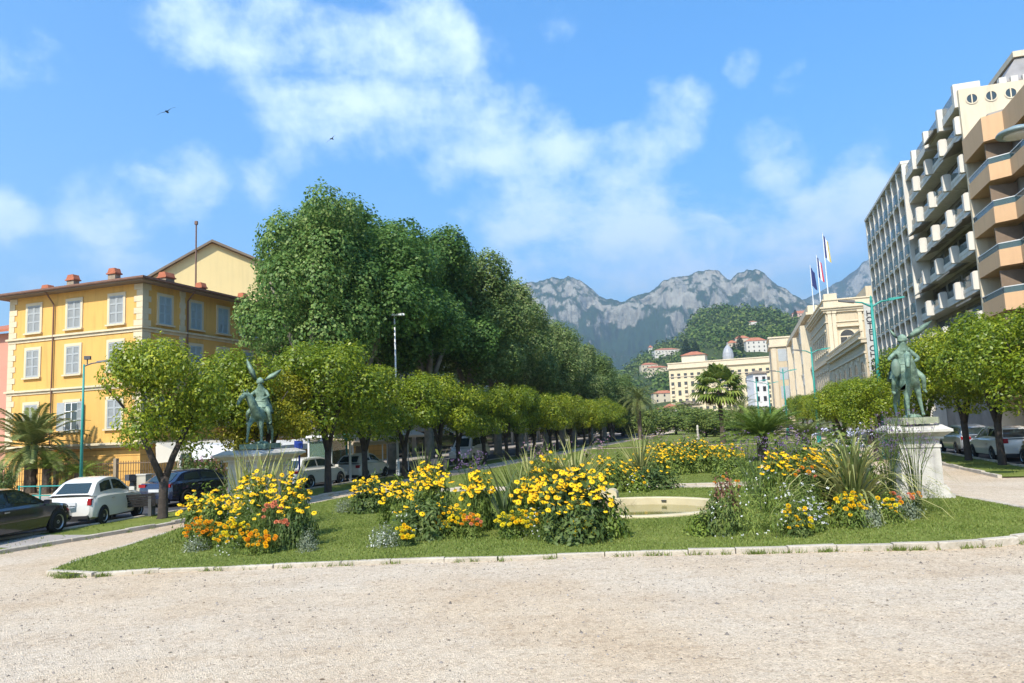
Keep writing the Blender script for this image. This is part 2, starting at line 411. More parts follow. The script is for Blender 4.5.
# rounded block of the same stone beside the basin
p = G(607, 501)
t_ = MB()
for i in range(9):
    a = pi*i/8
    pass
t_.extr([(-.36,0),(.36,0),(.36,.2),(.33,.27),(.25,.32),(.1,.345),(-.1,.345),(-.25,.32),(-.33,.27),(-.36,.2)], -.3, .3, 'y')
o = t_.build("stone_block", m_basin, loc=(p.x, p.y, LZ), rz=radians(-14), label="rounded pale stone block on the grass just behind the round basin", category="stone block")

# grass blades
def in_poly(x, y, poly):
    inside = np.zeros(len(x), bool); n = len(poly)
    for i in range(n):
        x1, y1 = poly[i]; x2, y2 = poly[(i+1) % n]
        if y1 == y2: continue
        c = ((y1 > y) != (y2 > y)) & (x < (x2-x1)*(y-y1)/(y2-y1)+x1)
        inside ^= c
    return inside
def np_mesh(name, V, F, mats, mi=None, smooth=False):
    """V (n,3), F (m,k) arrays -> mesh, fast"""
    me = bpy.data.meshes.new(name); k = F.shape[1]
    me.vertices.add(len(V)); me.vertices.foreach_set('co', V.astype(np.float32).ravel())
    me.loops.add(F.size); me.loops.foreach_set('vertex_index', F.astype(np.int32).ravel())
    me.polygons.add(len(F)); me.polygons.foreach_set('loop_start', np.arange(0, F.size, k, dtype=np.int32))
    me.polygons.foreach_set('loop_total', np.full(len(F), k, np.int32))
    for m in (mats if isinstance(mats, (list, tuple)) else [mats]): me.materials.append(m)
    if mi is not None: me.polygons.foreach_set('material_index', mi.astype(np.int32))
    if smooth: me.polygons.foreach_set('use_smooth', np.ones(len(F), bool))
    me.update(calc_edges=True); me.validate(); return me
def grass(name, poly, n, seed, h=(.018,.045), avoid=None, z=LZ, dens=None):
    r = np.random.default_rng(seed); P = np.array(poly)
    x = r.uniform(P[:,0].min(), P[:,0].max(), n*2); y = r.uniform(P[:,1].min(), P[:,1].max(), n*2)
    ok = in_poly(x, y, poly)
    if avoid: ok &= np.hypot(x-avoid[0], y-avoid[1]) > avoid[2]
    x, y = x[ok][:n], y[ok][:n]; n = len(x)
    hh = r.uniform(h[0], h[1], n)*(1 + .35*np.sin(x*1.7+np.sin(y*2.3))*np.sin(y*1.1+x))
    a = r.uniform(0, 2*pi, n); w = r.uniform(.010,.018, n); lean = r.normal(0, .55, (n,2))*hh[:,None]
    V = np.empty((n,3,3)); V[:,0,0]=x-np.cos(a)*w; V[:,0,1]=y-np.sin(a)*w; V[:,0,2]=z-.005
    V[:,1,0]=x+np.cos(a)*w; V[:,1,1]=y+np.sin(a)*w; V[:,1,2]=z-.005
    V[:,2,0]=x+lean[:,0]; V[:,2,1]=y+lean[:,1]; V[:,2,2]=z+hh
    return link(name, np_mesh(name, V.reshape(-1,3), np.arange(n*3).reshape(-1,3), m_blade), kind="stuff")
grass("grass", lawn_poly, 170000, 5, avoid=(PC.x, PC.y, PR+.3))
grass("grass", lawn2, 60000, 6, h=(.03,.07))
grass("grass", stripL, 30000, 7, h=(.03,.08), z=LZ-.02)
grass("grass", stripR, 25000, 8, h=(.03,.09), z=LZ-.02)
# tufts of weed along the kerb
def tufts(pts, n, seed):
    r = np.random.default_rng(seed); V = []
    for i in range(n):
        k = r.integers(0, len(pts)-1); t = r.random(); x = pts[k][0]*(1-t)+pts[k+1][0]*t; y = pts[k][1]*(1-t)+pts[k+1][1]*t-.1
        for j in range(r.integers(8, 30)):
            a = r.uniform(0, 2*pi); dx, dy = r.normal(0,.07,2); h = r.uniform(.03,.13); lx, ly = r.normal(0,.05,2)
            V += [(x+dx-.008*cos(a), y+dy*.4-.008*sin(a), 0), (x+dx+.008*cos(a), y+dy*.4+.008*sin(a), 0), (x+dx+lx, y+dy*.4+ly, h)]
    V = np.array(V); return link("weeds", np_mesh("weeds", V, np.arange(len(V)).reshape(-1,3), m_blade), kind="stuff")
tufts(front, 80, 3)
tufts([XY(10,-17.45),XY(14,-17.35),XY(18,-16.95),XY(30,-16.95)], 22, 4)
# loose grit and dry leaf bits on the gravel
def litter(n, seed):
    r = np.random.default_rng(seed); x = r.uniform(-9, 11, n); y = r.uniform(6.5, 15, n)
    ok = ~in_poly(x, y, lawn_poly); x, y = x[ok], y[ok]; n = len(x); s_ = r.lognormal(-4.75, .45, n)
    base = np.array([(1,0,0),(-.5,.8,0),(-.5,-.8,0),(0,0,.8)])
    V = base[None]*s_[:,None,None]*r.uniform(.6,1.4,(n,1,3)); a = r.uniform(0,2*pi,n); c, s2 = np.cos(a)[:,None], np.sin(a)[:,None]
    X = V[:,:,0]*c-V[:,:,1]*s2+x[:,None]; Y = V[:,:,0]*s2+V[:,:,1]*c+y[:,None]
    W = np.stack([X, Y, V[:,:,2]+.001], -1); f = np.array([(0,1,3),(1,2,3),(2,0,3)])
    F = (np.arange(n)[:,None,None]*4+f[None]).reshape(-1,3)
    return np_mesh("grit", W.reshape(-1,3), F, m_grit)
m_grit = LEAF("grit", (.09,.075,.06), (.26,.225,.19), (.42,.39,.35), trans=0.0, nscale=.1, rough=.9)
link("loose_gravel", litter(9000, 9), kind="stuff")
def fallen(n, seed):
    r = np.random.default_rng(seed); x = r.uniform(-9, 11, n); y = 6.5 + 8*r.random(n)**.6; ok = ~in_poly(x, y, lawn_poly); x, y = x[ok], y[ok]; n = len(x)
    a = r.uniform(0, 2*pi, n); l = r.uniform(.012, .04, n); w = l*r.uniform(.1,.45,n); c, s_ = np.cos(a), np.sin(a); V = np.empty((n,4,3))
    for j, (u, v) in enumerate(((-1,0),(0,-1),(1,0),(0,1))): V[:,j,0] = x+u*l*c-v*w*s_; V[:,j,1] = y+u*l*s_+v*w*c; V[:,j,2] = .006+(.008*r.random(n) if j % 2 else 0)
    return np_mesh("leaf_litter", V.reshape(-1,3), np.arange(n*4).reshape(-1,4), LEAF("leaf_litter", (.07,.045,.025), (.16,.11,.06), (.25,.19,.10), trans=.1))
link("leaf_litter", fallen(420, 12), kind="stuff")

# ------------------------------------------------------------------ mountains and hill
def az_of(px):
    d = ray(px, 428 - (px-512)*math.tan(ROLL)); return atan2(d.x, d.y)
def elev(px, py):
    d = ray(px, py); return d.z / hypot(d.x, d.y)
def az_el(tab):
    A = []
    for x, y in tab:
        d = ray(x, y); A.append((atan2(d.x, d.y), d.z/hypot(d.x, d.y)))
    A.sort(); return np.array(A)
def MOUNT():
    m, nt, b = nodes("mountain_rock"); N, L = nt.nodes.new, nt.links.new
    tc = N('ShaderNodeTexCoord'); ge = N('ShaderNodeNewGeometry'); sp = N('ShaderNodeSeparateXYZ'); L(ge.outputs['Normal'], sp.inputs[0])
    ps = N('ShaderNodeSeparateXYZ'); L(tc.outputs['Object'], ps.inputs[0])
    mp = N('ShaderNodeMapping'); mp.inputs['Scale'].default_value = (1,1,.8); L(tc.outputs['Object'], mp.inputs[0])
    def noise(sc, det, ro=.65, mapped=True):
        n = N('ShaderNodeTexNoise'); n.inputs['Scale'].default_value = sc; n.inputs['Detail'].default_value = det; n.inputs['Roughness'].default_value = ro
        L(mp.outputs[0] if mapped else tc.outputs['Object'], n.inputs['Vector']); return n.outputs['Fac']
    def ma(op, a, b_, c_=None):
        q = N('ShaderNodeMath'); q.operation = op
        for i, v in enumerate((a, b_, c_)):
            if v is None: continue
            if isinstance(v, (int, float)): q.inputs[i].default_value = v
            else: L(v, q.inputs[i])
        return q.outputs[0]
    h = N('ShaderNodeMapRange'); h.inputs['From Min'].default_value = 290; h.inputs['From Max'].default_value = 560
    h.inputs['To Min'].default_value = -.32; h.inputs['To Max'].default_value = .06; L(ps.outputs[2], h.inputs['Value'])
    f = ma('ADD', ma('ADD', ma('MULTIPLY', noise(.019, 13, .74), 1.05), ma('MULTIPLY', noise(.0042, 4, .5), .65)), h.outputs[0])
    f = ma('SUBTRACT', f, ma('MULTIPLY', sp.outputs[2], .38))
    rp = N('ShaderNodeValToRGB'); e = rp.color_ramp.elements
    e[0].position = .585; e[0].color = (.026,.056,.020,1); e[1].position = .74; e[1].color = (.37,.355,.29,1); q = e.new(.645); q.color = (.085,.10,.06,1)
    L(f, rp.inputs[0])
    mx = N('ShaderNodeMixRGB'); mx.blend_type = 'MULTIPLY'; mx.inputs[0].default_value = .7
    r2 = N('ShaderNodeValToRGB'); r2.color_ramp.elements[0].position = .35; r2.color_ramp.elements[0].color = (.55,.53,.55,1); r2.color_ramp.elements[1].position = .6; r2.color_ramp.elements[1].color = (1,1,1,1)
    L(noise(.03, 8, .75), r2.inputs[0]); L(rp.outputs[0], mx.inputs[1]); L(r2.outputs[0], mx.inputs[2]); L(mx.outputs[0], b.inputs['Base Color'])
    b.inputs['Roughness'].default_value = 1; b.inputs['Specular IOR Level'].default_value = 0.05
    bp = N('ShaderNodeBump'); bp.inputs['Strength'].default_value = 1; bp.inputs['Distance'].default_value = 22
    L(noise(.02, 9, .7), bp.inputs['Height']); L(bp.outputs[0], b.inputs['Normal'])
    return m
m_mount = MOUNT()
def mountain(name, tab, r0, R, na, nr, amp, seed, cliff=.55):
    A = az_el(tab); th = np.linspace(A[0,0], A[-1,0], na); el = np.interp(th, A[:,0], A[:,1])
    V = np.empty((nr+12, na, 3)); 
    for j in range(na):
        sx, cx = sin(th[j]), cos(th[j]); zr = EYE + el[j]*R
        for i in range(nr+12):
            u = i/(nr-1); r = r0 + (R-r0)*u
            if u <= 1:
                p = cliff*(u**1.35)/(.86**1.35) if u < .86 else cliff + (1-cliff)*((u-.86)/.14)**.75
            else: p = 1 - (u-1)*2.2
            x, y = r*sx, r*cx
            n = mn.fractal(Vector((x*.0021+seed, y*.0021, seed)), 1.0, 2.1, 7)
            n2 = abs(mn.fractal(Vector((x*.0052, y*.0052, seed+4)), .9, 2.1, 6))
            w = min(1, u*3)*(1 - .82*max(0, (u-.9)/.1) if u < 1 else .18)
            n3 = mn.ridged_multi_fractal(Vector((x*.013, y*.013, seed+9)), .9, 2.0, 5, 1.0, 2.0) - 1.1
            z = zr*p + amp*w*(n*1.0 - n2*.9) + 15*w*n3
            rr = r + (n2-.3)*amp*1.4*min(1,u*2)
            V[i,j] = (rr*sx, rr*cx, z)
    idx = np.arange((nr+12)*na).reshape(nr+12, na)
    F = np.stack([idx[:-1,:-1], idx[:-1,1:], idx[1:,1:], idx[1:,:-1]], -1).reshape(-1,4)
    return link(name, np_mesh(name, V.reshape(-1,3), F, m_mount, smooth=True), kind="structure")
ridge_main = [(420,300),(470,292),(505,284),(520,284),(531,281),(545,280),(556,278),(568,278),(580,282),(591,290),(600,296),(608,299),(620,299),(632,294),(645,293),(655,289),(664,281),(674,276),(684,274),(694,272),(702,269),(712,270),(720,273),(726,278),(731,280),(738,274),(746,271),(755,271),(763,274),(772,280),(780,286),(788,292),(796,297),(806,301),(818,306),(850,315),(900,322)]
ridge_far = [(760,312),(790,305),(806,299),(815,294),(826,288),(838,280),(850,270),(862,262),(880,250),(900,240),(940,236),(1000,240),(1060,250)]
ridge_left = [(-200,400),(0,372),(200,345),(330,322),(430,305),(505,288),(540,284),(600,300),(640,312)]
mountain("mountain", ridge_main, 1250, 3600, 430, 165, 85, 3.0)
mountain("mountain", ridge_far, 2600, 5200, 110, 70, 75, 11.0, .5)
mountain("mountain", ridge_left, 2600, 5000, 110, 50, 60, 21.0, .6)

hill_tab = [(300,415),(440,402),(520,396),(580,390),(610,385),(630,368),(645,357),(660,349),(675,345),(685,336),(692,322),(700,315),(712,311),(740,311),(760,313),(780,318),(792,318),(806,322),(830,330),(900,345),(1000,370),(1100,395)]
HA = az_el(hill_tab); HR0, HR1 = 400.0, 1080.0
def hill_z(th, r):
    el = np.interp(th, HA[:,0], HA[:,1]); u = (r-HR0)/(HR1-HR0)
    if u < 0: return -.4
    zr = EYE + max(.004, el)*HR1
    return zr*(min(1,u)**.95) - (max(0,u-1)*zr*.5) + 5*mn.fractal(Vector((r*sin(th)*.008, r*cos(th)*.008, 5)), 1, 2, 4)*min(1,u*4) - .4
m_hill = M("hill_scrub", (.035,.055,.018), .95, col2=(.07,.09,.035), scale=.03, spec=.05)
na, nr = 120, 60
th = np.linspace(HA[0,0], HA[-1,0], na); V = np.empty((nr, na, 3))
for i in range(nr):
    r = HR0 - 15 + (HR1*1.25-HR0)*i/(nr-1)
    for j in range(na): V[i,j] = (r*sin(th[j]), r*cos(th[j]), hill_z(th[j], r))
idx = np.arange(nr*na).reshape(nr, na)
link("hill", np_mesh("hill", V.reshape(-1,3), np.stack([idx[:-1,:-1], idx[:-1,1:], idx[1:,1:], idx[1:,:-1]], -1).reshape(-1,4), m_hill, smooth=True), kind="structure")
def hit_hill(px, py):
    d = ray(px, py); h = hypot(d.x, d.y); th_ = atan2(d.x, d.y)
    for k in range(700):
        r = HR0 + k
        if EYE + d.z/h*r <= hill_z(th_, r): return Vector((r*sin(th_), r*cos(th_), hill_z(th_, r)))
    r = HR1; return Vector((r*sin(th_), r*cos(th_), hill_z(th_, r)))

# ------------------------------------------------------------------ foliage
def leaf_mesh(name, P, Nn, L, mats, asp=.55, rng=None, fold=.25, mi=None):
    n = len(P); r = rng
    T = r.normal(0, 1, (n,3)); Nn = Nn/np.linalg.norm(Nn, axis=1, keepdims=True)
    T -= Nn*np.sum(T*Nn, 1, keepdims=True); T /= np.linalg.norm(T, axis=1, keepdims=True)
    B = np.cross(Nn, T); L = np.broadcast_to(L, (n,))[:,None]; W = L*asp
    V = np.empty((n,4,3)); V[:,0] = P - T*L*.5; V[:,1] = P + B*W*.5 + Nn*L*fold*.5; V[:,2] = P + T*L*.5; V[:,3] = P - B*W*.5 + Nn*L*fold*.5
    return np_mesh(name, V.reshape(-1,3), np.arange(n*4).reshape(-1,4), mats, mi)
def crown_pts(blobs, n, rng, shell=.16, lump=.18, inner=.12, stray=.03):
    B = np.array(blobs, float); w = B[:,3]**2; k = rng.choice(len(B), n, p=w/w.sum())
    d = rng.normal(0,1,(n,3)); d /= np.linalg.norm(d, axis=1, keepdims=True)
    f = 1 - np.abs(rng.normal(0, shell, n))
    ph = k*1.7
    f *= 1 + lump*np.sin(d[:,0]*5+ph)*np.sin(d[:,1]*5+ph*2)*np.cos(d[:,2]*4.3+ph)
    inn = rng.random(n) < inner; f[inn] *= rng.uniform(.3,.9,inn.sum())
    st = rng.random(n) < stray; f[st] *= rng.uniform(1.03,1.16,st.sum())
    sq = B[:,4] if B.shape[1] > 4 else np.ones(len(B))
    dd = d.copy(); dd[:,2] *= sq[k]
    P = B[k,:3] + dd*(B[k,3]*f)[:,None]
    Nn = d + rng.normal(0,.42,(n,3)); Nn[:,2] += .45
    return P, Nn
m_orange_leaf = LEAF("orange_tree_leaf", (0.074,0.137,0.009), (0.228,0.296,0.016), (0.479,0.490,0.034), trans=.42, nscale=.9, rough=.42, spec=.45)
m_yell_leaf = LEAF("yellowing_leaf", (0.182,0.194,0.011), (0.410,0.376,0.023), (0.616,0.513,0.057), trans=.42, nscale=.9, rough=.45)
m_plane_leaf = LEAF("plane_leaf", (.055,.135,.026), (.135,.235,.05), (.30,.38,.11), trans=.42, nscale=.35, rough=.5)
m_plane_far = LEAF("plane_leaf_pale", (.07,.135,.03), (.165,.235,.06), (.34,.38,.15), trans=.42, nscale=.35, rough=.55)  # slightly paler leaf tone for the farther trees of the row
m_bush_leaf = LEAF("bush_leaf", (0.068,0.120,0.023), (0.171,0.228,0.046), (0.308,0.331,0.091), trans=.4, nscale=.5)
m_wood_leaf = LEAF("wood_leaf", (0.025,0.063,0.014), (0.085,0.137,0.030), (0.171,0.205,0.051), trans=.2, nscale=.012, rough=.8, spec=.1)
m_bark_dark = M("dark_bark", (.055,.042,.032), .95, .35, 5, bump=.6, bscale=18)
m_bark_pale = M("plane_bark", (.17,.15,.11), .9, col2=(.34,.31,.24), scale=2.2, bump=.3, bscale=8)

def ellip_blobs(rng, rx, rz, cz, n, rb):
    out = [(0,0,cz, rx*.62, rz/rx)]
    for i in range(n):
        a = 2*pi*i/n*1.618*1.0 + rng.uniform(-.3,.3); z = rng.uniform(-.8,.9); q = sqrt(max(0,1-z*z*.8))
        r = rb*rng.uniform(.75,1.2)
        out.append((cos(a)*q*(rx-r*.75), sin(a)*q*(rx-r*.75), cz + z*(rz-r*.55), r, .9))
    return out
ORANGE = []
for k in range(4):
    rng = np.random.default_rng(40+k); rr = random.Random(k)
    bl = ellip_blobs(rr, 2.2+.15*sin(k*2), 2.0, 3.98, 20, .84)
    P, Nn = crown_pts(bl, 15500, rng, shell=.18, lump=.34, stray=.07)
    ORANGE.append((P, Nn, rng))
ORANGE_ME = [leaf_mesh("orange_crown", P, Nn, rng.uniform(.10,.19,len(P)), m_orange_leaf, .52, rng) for P, Nn, rng in ORANGE]
P, Nn, rng = ORANGE[1]; YELLOW_ME = leaf_mesh("orange_crown_yellow", P, Nn, rng.uniform(.10,.19,len(P)), m_yell_leaf, .52, rng)
def orange_trunk(k, fork=1.25, spread=.6):
    if k: fork, spread = 1.65, .42
    r = random.Random(k); b = MB()
    b.tube([(0,0,-.1),(.02,0,.05),(.03,.02,fork*.6),(.05,0,fork+.1)], [.24,.17,.14,.15], 10)
    n = 3 if k else 2
    for i in range(n):
        a = 2*pi*i/n + r.uniform(-.4,.4) + (0.15 if k == 0 else 0)
        e = Vector((cos(a)*spread*1.6, sin(a)*spread*1.6, fork+2.1)); m_ = Vector((cos(a)*spread*.55, sin(a)*spread*.55, fork+.75))
        b.tube([(.04,0,fork-.12), m_, (m_+e)/2 + Vector((r.uniform(-.08,.08),r.uniform(-.08,.08),.1)), e], [.12,.10,.085,.05], 8)
        for j in range(2):
            a2 = a + r.uniform(-1,1); q = e + Vector((cos(a2)*.9, sin(a2)*.9, r.uniform(.5,1.3)))
            b.tube([(m_+e)/2, e, q], [.06,.045,.02], 6)
    return b.mesh("orange_trunk", m_bark_dark, True)
TRUNK_ME = [orange_trunk(k) for k in range(3)]
def orange_tree(s, t, label, group, v=0, sc=1.0, top=None, tv=1, rz=0.0, yellow=False, wide=1.0):
    x, y = XY(s, t); o = thing("orange_tree", label, "tree", (x, y, .05), rz, group)
    h = (top/6.0) if top else sc
    link("trunk", TRUNK_ME[tv], o, scale=(1,1,h))
    link("crown", YELLOW_ME if yellow else ORANGE_ME[v % 4], o, scale=(sc*wide, sc*wide, h))
    return o
gl = "clipped orange trees in the row on the left of the garden"
orange_tree(20.3, -18.5, "orange tree with a forked dark trunk beside the wooden bench and white hatchback", gl, 0, .86, 6.0, 0, radians(20), wide=1.0)
orange_tree(26.2, -18.7, "yellowing orange tree right behind the winged rider statue on the left", gl, 1, .86, 5.2, 1, 1.0, True, 1.0)
orange_tree(25.6, -19.5, "orange tree whose crown fills the gap between the forked tree and the winged statue", gl, 2, .94, 6.1, 1, 2.0)
orange_tree(29.2, -17.7, "big dark green orange tree with one straight trunk in front of the white parked cars", gl, 3, 1.13, 6.75, 1, .5)
orange_tree(33.6, -18.2, "orange tree with a three-limbed trunk standing before the glass bus shelter", gl, 0, .92, 6.0, 2, 2.6)
ss = [38.0, 42.5, 47, 51.5, 56, 60.5, 65, 70, 75, 80, 86, 92, 98, 104, 110]
for i, s in enumerate(ss):
    orange_tree(s, -18.2 + .3*sin(i*2.1), f"{ORD[i]} orange tree after the three-limbed one along the left row", gl, i+1, 1.04+.12*sin(i*1.3), 5.75+.3*sin(i*1.7), 1+i%2, i*1.1)
gr = "clipped orange trees in the row on the right of the garden"
orange_tree(37.4, 10.6, "orange tree with a slanting dark trunk in front of the soft-top convertible", gr, 2, 1.12, 6.7, 2, .9)
orange_tree(41.2, 10.3, "orange tree whose dark trunk stands against the white estate car", gr, 1, 1.05, 6.5, 1, 2.2)
orange_tree(33.4, 10.8, "orange tree at the picture's right edge beyond the convertible's trunk", gr, 0, 1.1, 6.4, 2, 3.0)
for i, (s, z_) in enumerate([(46,6.3),(59,4.9),(66,5.4),(73,4.7),(81,5.9),(90,4.9),(97,5.7),(106,4.8),(114,5.6),(126,5.9),(135,4.8),(148,6.2)]):
    orange_tree(s, 9.6, f"{ORD[i]} orange tree beyond the white estate car along the right row", gr, i+3, .95 if s > 50 else 1.1, z_, 1+i%2, i*.8)

orange_tree(43.5, 6.6, "small bright orange tree just left of the right statue's pedestal", "clipped orange trees in the row on the right of the garden", 1, .78, 4.4, 1, .7)
orange_tree(52, 6.0, "small orange tree left of the teal lamp nearest the right statue", "clipped orange trees in the row on the right of the garden", 2, .8, 4.3, 2, 1.7)
# plane trees
def plane_blobs(r, R, z0, z1):
    out = []; H = z1-z0
    for i in range(26):
        z = r.random(); prof = .62+.38*sin(pi*min(1,(z*.9+.22)))if z < .8 else .72
        a = i*2.4 + r.uniform(-.4,.4); rb = r.uniform(1.05,2.1)
        rad = max(0, R*prof - rb*.8)
        out.append((cos(a)*rad, sin(a)*rad, z0 + rb*.7 + z*(H-rb*1.5), rb, 1.05))
    for i in range(5): out.append((r.uniform(-.8,.8), r.uniform(-.8,.8), z0+H*(.3+.13*i), 1.7, 1.0))
    return out
PLANE_ME = []
for k in range(4):
    rng = np.random.default_rng(70+k); r = random.Random(90+k)
    P, Nn = crown_pts(plane_blobs(r, 5.0, 6.7, 17.8), 44000, rng, shell=.15, lump=.32, stray=.08, inner=.08)
    PLANE_ME.append(leaf_mesh("plane_crown", P, Nn, rng.uniform(.14,.29,len(P)), m_plane_leaf if k < 2 else m_plane_far, .8, rng))
def plane_trunk(k):
    r = random.Random(k); b = MB()
    b.tube([(0,0,-.1),(0,0,.3),(.05,0,3),(0,.1,5.6)], [.55,.42,.36,.34], 12)
    for i in range(5):
        a = i*2*pi/5+r.uniform(-.3,.3); e = Vector((cos(a)*2.6, sin(a)*2.6, 12+r.uniform(-1,2)))
        b.tube([(0,.1,5.2), (cos(a)*.7, sin(a)*.7, 7.2), (cos(a)*1.7, sin(a)*1.7, 9.5), e], [.24,.2,.14,.06], 8)
    return b.mesh("plane_trunk", m_bark_pale, True)
PT = [plane_trunk(k) for k in range(3)]
pg = "tall plane trees in a row behind the orange trees"
prow = [(37.4,17.0,.82),(42.4,18.0,1.08),(48,18.6,1.1),(54.5,18.8,1.12),(62,18.7,1.12),(71,18.5,1.1),(80,17.6,1),(89,16.7,1),(98,15.8,1),(108,15.0,1.05),(118,14.2,1.05),(129,13.4,1.1),(141,12.4,1.1),(153,11.4,1.1)]
for i, (s, top, w) in enumerate(prow):
    x, y = XY(s, -23.6 + .4*sin(i*1.9))
    lab = "nearest plane tree, its dark green crown beside the cream gable" if i == 0 else f"{ORD[i-1]} tall plane tree behind the nearest one in the row"
    o = thing("plane_tree", lab, "tree", (x, y, 0), i*1.3, pg)
    link("trunk", PT[i%3], o, scale=(1,1,top/18))
    link("crown", PLANE_ME[(i%2) if i < 4 else 2+i%2], o, scale=(w, w, top/18.2))

# trees and bushes closing the garden's far end
BUSH_ME = []
for k in range(3):
    rng = np.random.default_rng(120+k); r = random.Random(7+k)
    P, Nn = crown_pts(ellip_blobs(r, 1.0, .95, 1.0, 12, .45), 3500, rng, lump=.25)
    BUSH_ME.append(leaf_mesh("bush_crown", P, Nn, rng.uniform(.09,.17,len(P)), m_bush_leaf, .6, rng))
def trunk_mesh(h, r): 
    b = MB(); b.tube([(0,0,-.3),(0,0,h*.5),(0,0,h)], [r*1.3,r,r*.6], 7); return b.mesh("small_trunk", m_bark_dark, True)
TR1 = trunk_mesh(1.2, .08)
ends = [(604,438,150,15),(622,436,170,11),(655,436,150,9),(676,437,140,8),(690,436,190,14),(706,440,110,6),(735,438,120,7),(752,438,160,12),(668,432,230,20),(640,438,128,6),(765,436,150,9),(600,430,200,20),(722,437,150,8)]
for i, (px, topy, D, w) in enumerate(ends):
    c = AT(px, topy-32, D); hh = c.z; g = AT(px, 430, D)
    o = thing("broadleaf_tree", f"{ORD[i]} round bushy tree from the left... " , "tree", (g.x, g.y, 0), i*1.0, "bushy trees closing the garden's far end")
    link("trunk", TR1, o, scale=(w*.3, w*.3, max(1, hh*.35)))
    link("crown", BUSH_ME[i%3], o, scale=(w*.55, w*.55, hh*.5))
    o["_px"] = px
_e = sorted([o for o in COL.objects if o.name.startswith("broadleaf_tree")], key=lambda o: o["_px"])
for i, o in enumerate(_e):
    o["label"] = f"{ORD[i]} round bushy tree from the plane trees across the garden's far end"; del o["_px"]

# ------------------------------------------------------------------ woods and villas on the hill
villas = [("cream villa with a red roof on the wooded slope, above its smaller twin", 650,371,17,8,0), ("long low cream villa with a red roof half hidden in trees on the slope", 658,374,22,8,0),
          ("small white villa highest on the left of the wooded slope", 668,356,26,8,1), ("narrow white tower house on the slope above the red-roofed villas", 651,352,4,9,1),
          ("white house with a red roof at the foot of the wooded slope", 665,402,22,11,0), ("beige walled house beside the far cream hotel's foot", 686,404,24,10,2),
          ("white villa with arched front in the wood above the far hotel", 757,352,20,14,1), ("pale villa with a red roof next to the villa with the arched front", 743,347,14,11,0),
          ("small cream villa left of the villa with the arched front", 733,351,9,10,2), ("pink villa on the crest behind the flagpoles", 803,322,20,12,3), ("tiny white house alone in the dark wood under the cliffs", 753,325,8,4,1)]
wallm = [M("villa_cream",(.55,.47,.33),.85,.06,.3), M("villa_white",(.62,.58,.50),.85,.06,.3), M("villa_beige",(.52,.43,.30),.85,.06,.3), M("villa_pink",(.55,.38,.30),.85,.06,.3)]
m_rtile = M("red_roof_tile",(.36,.115,.06),.85, col2=(.46,.19,.10), scale=.6, bump=.2, bscale=6)
m_dark = M("dark_opening",(.03,.035,.04),.3,.1)
def hip(b, w, d, z, h, ov=.4, m=0):
    x0,x1,y0,y1 = -w/2-ov, w/2+ov, -ov, d+ov; k = min(w,d)/2
    if w >= d: r0, r1 = (x0+k+ov, d/2), (x1-k-ov, d/2)
    else: r0 = r1 = (0, d/2)
    V = [(x0,y0,z),(x1,y0,z),(x1,y1,z),(x0,y1,z),(r0[0],r0[1],z+h),(r1[0]+.01,r1[1],z+h)]
    b.add(V, [(0,1,5,4),(1,2,5),(2,3,4,5),(3,0,4),(0,3,2,1)], m)
VSPOT = []
for lab, px, py, wp, hp, wm in villas:
    p = hit_hill(px, py); D = (p - Vector((0,0,EYE))).dot(_f); w = wp*D/FPX; h = hp*D/FPX
    VSPOT.append((p.x, p.y, w*.75+5))
    o = thing("villa", lab, "house", (p.x, p.y, p.z-1), -atan2(p.x, p.y) + radians(12))
    dpt = max(6, w*.6); hw = h*.8+1
    b = MB(); b.box(-w/2, w/2, 0, dpt, -6, hw); b.build("wall", wallm[wm], o)
    b = MB(); hip(b, w, dpt, hw+.02, h*.28); b.build("roof", m_rtile, o)
    nf = max(1, int(hw/3.2)); nc = max(1, int(w/3.6))
    b = MB(); b.box(-.5,.5,-.06,-.01,0,1.5); wme = b.mesh("villa_window", m_dark)
    for f_ in range(nf):
        for c in range(nc):
            link("window", wme, o, ((c+.5)*w/nc-w/2, 0, 1.2+f_*hw/nf))
rng = np.random.default_rng(55); r = random.Random(5); PP = []; NN = []; SZ = []
cnt = 0
while cnt < 1500:
    th_ = r.uniform(az_of(585), az_of(885)); rad = HR0 + (HR1*1.02-HR0)*sqrt(r.random())
    x, y = rad*sin(th_), rad*cos(th_)
    if any((x-a)**2+(y-b_)**2 < c*c for a, b_, c in VSPOT): continue
    z = hill_z(th_, rad); R_ = (2.2+6.5*r.random()**1.8)*(.7+.3*rad/HR1); n = 46
    # keep the view to each villa open
    skip = False
    for a, b_, c in VSPOT:
        va, vr = atan2(a, b_), hypot(a, b_)
        if abs(th_-va)*vr < c*.8 and vr-60 < rad < vr: skip = True
    if skip: R_ *= .35
    P, Nn = crown_pts([(x,y,z+R_*.8,R_,1.0),(x+R_*.5,y,z+R_*.5,R_*.7,1)], n, rng, shell=.1, lump=.2, inner=0)
    PP.append(P); NN.append(Nn); SZ.append(rng.uniform(.35,.6,n)*R_); cnt += 1
link("woods", leaf_mesh("woods", np.concatenate(PP), np.concatenate(NN), np.concatenate(SZ), m_wood_leaf, .8, rng), kind="stuff")
m_cyp = LEAF("cypress_leaf", (.012,.028,.012), (.028,.05,.02), trans=.1, nscale=.1, rough=.8, spec=.1)
rng = np.random.default_rng(66)
bl = [(0,0,i+1.0, .95*sin(pi*min(1,(i+1.6)/13))*1.25+.15, 1.2) for i in range(11)]
P, Nn = crown_pts(bl, 2600, rng, lump=.1); CYP = leaf_mesh("cypress_crown", P, Nn, rng.uniform(.25,.5,len(P)), m_cyp, .5, rng)
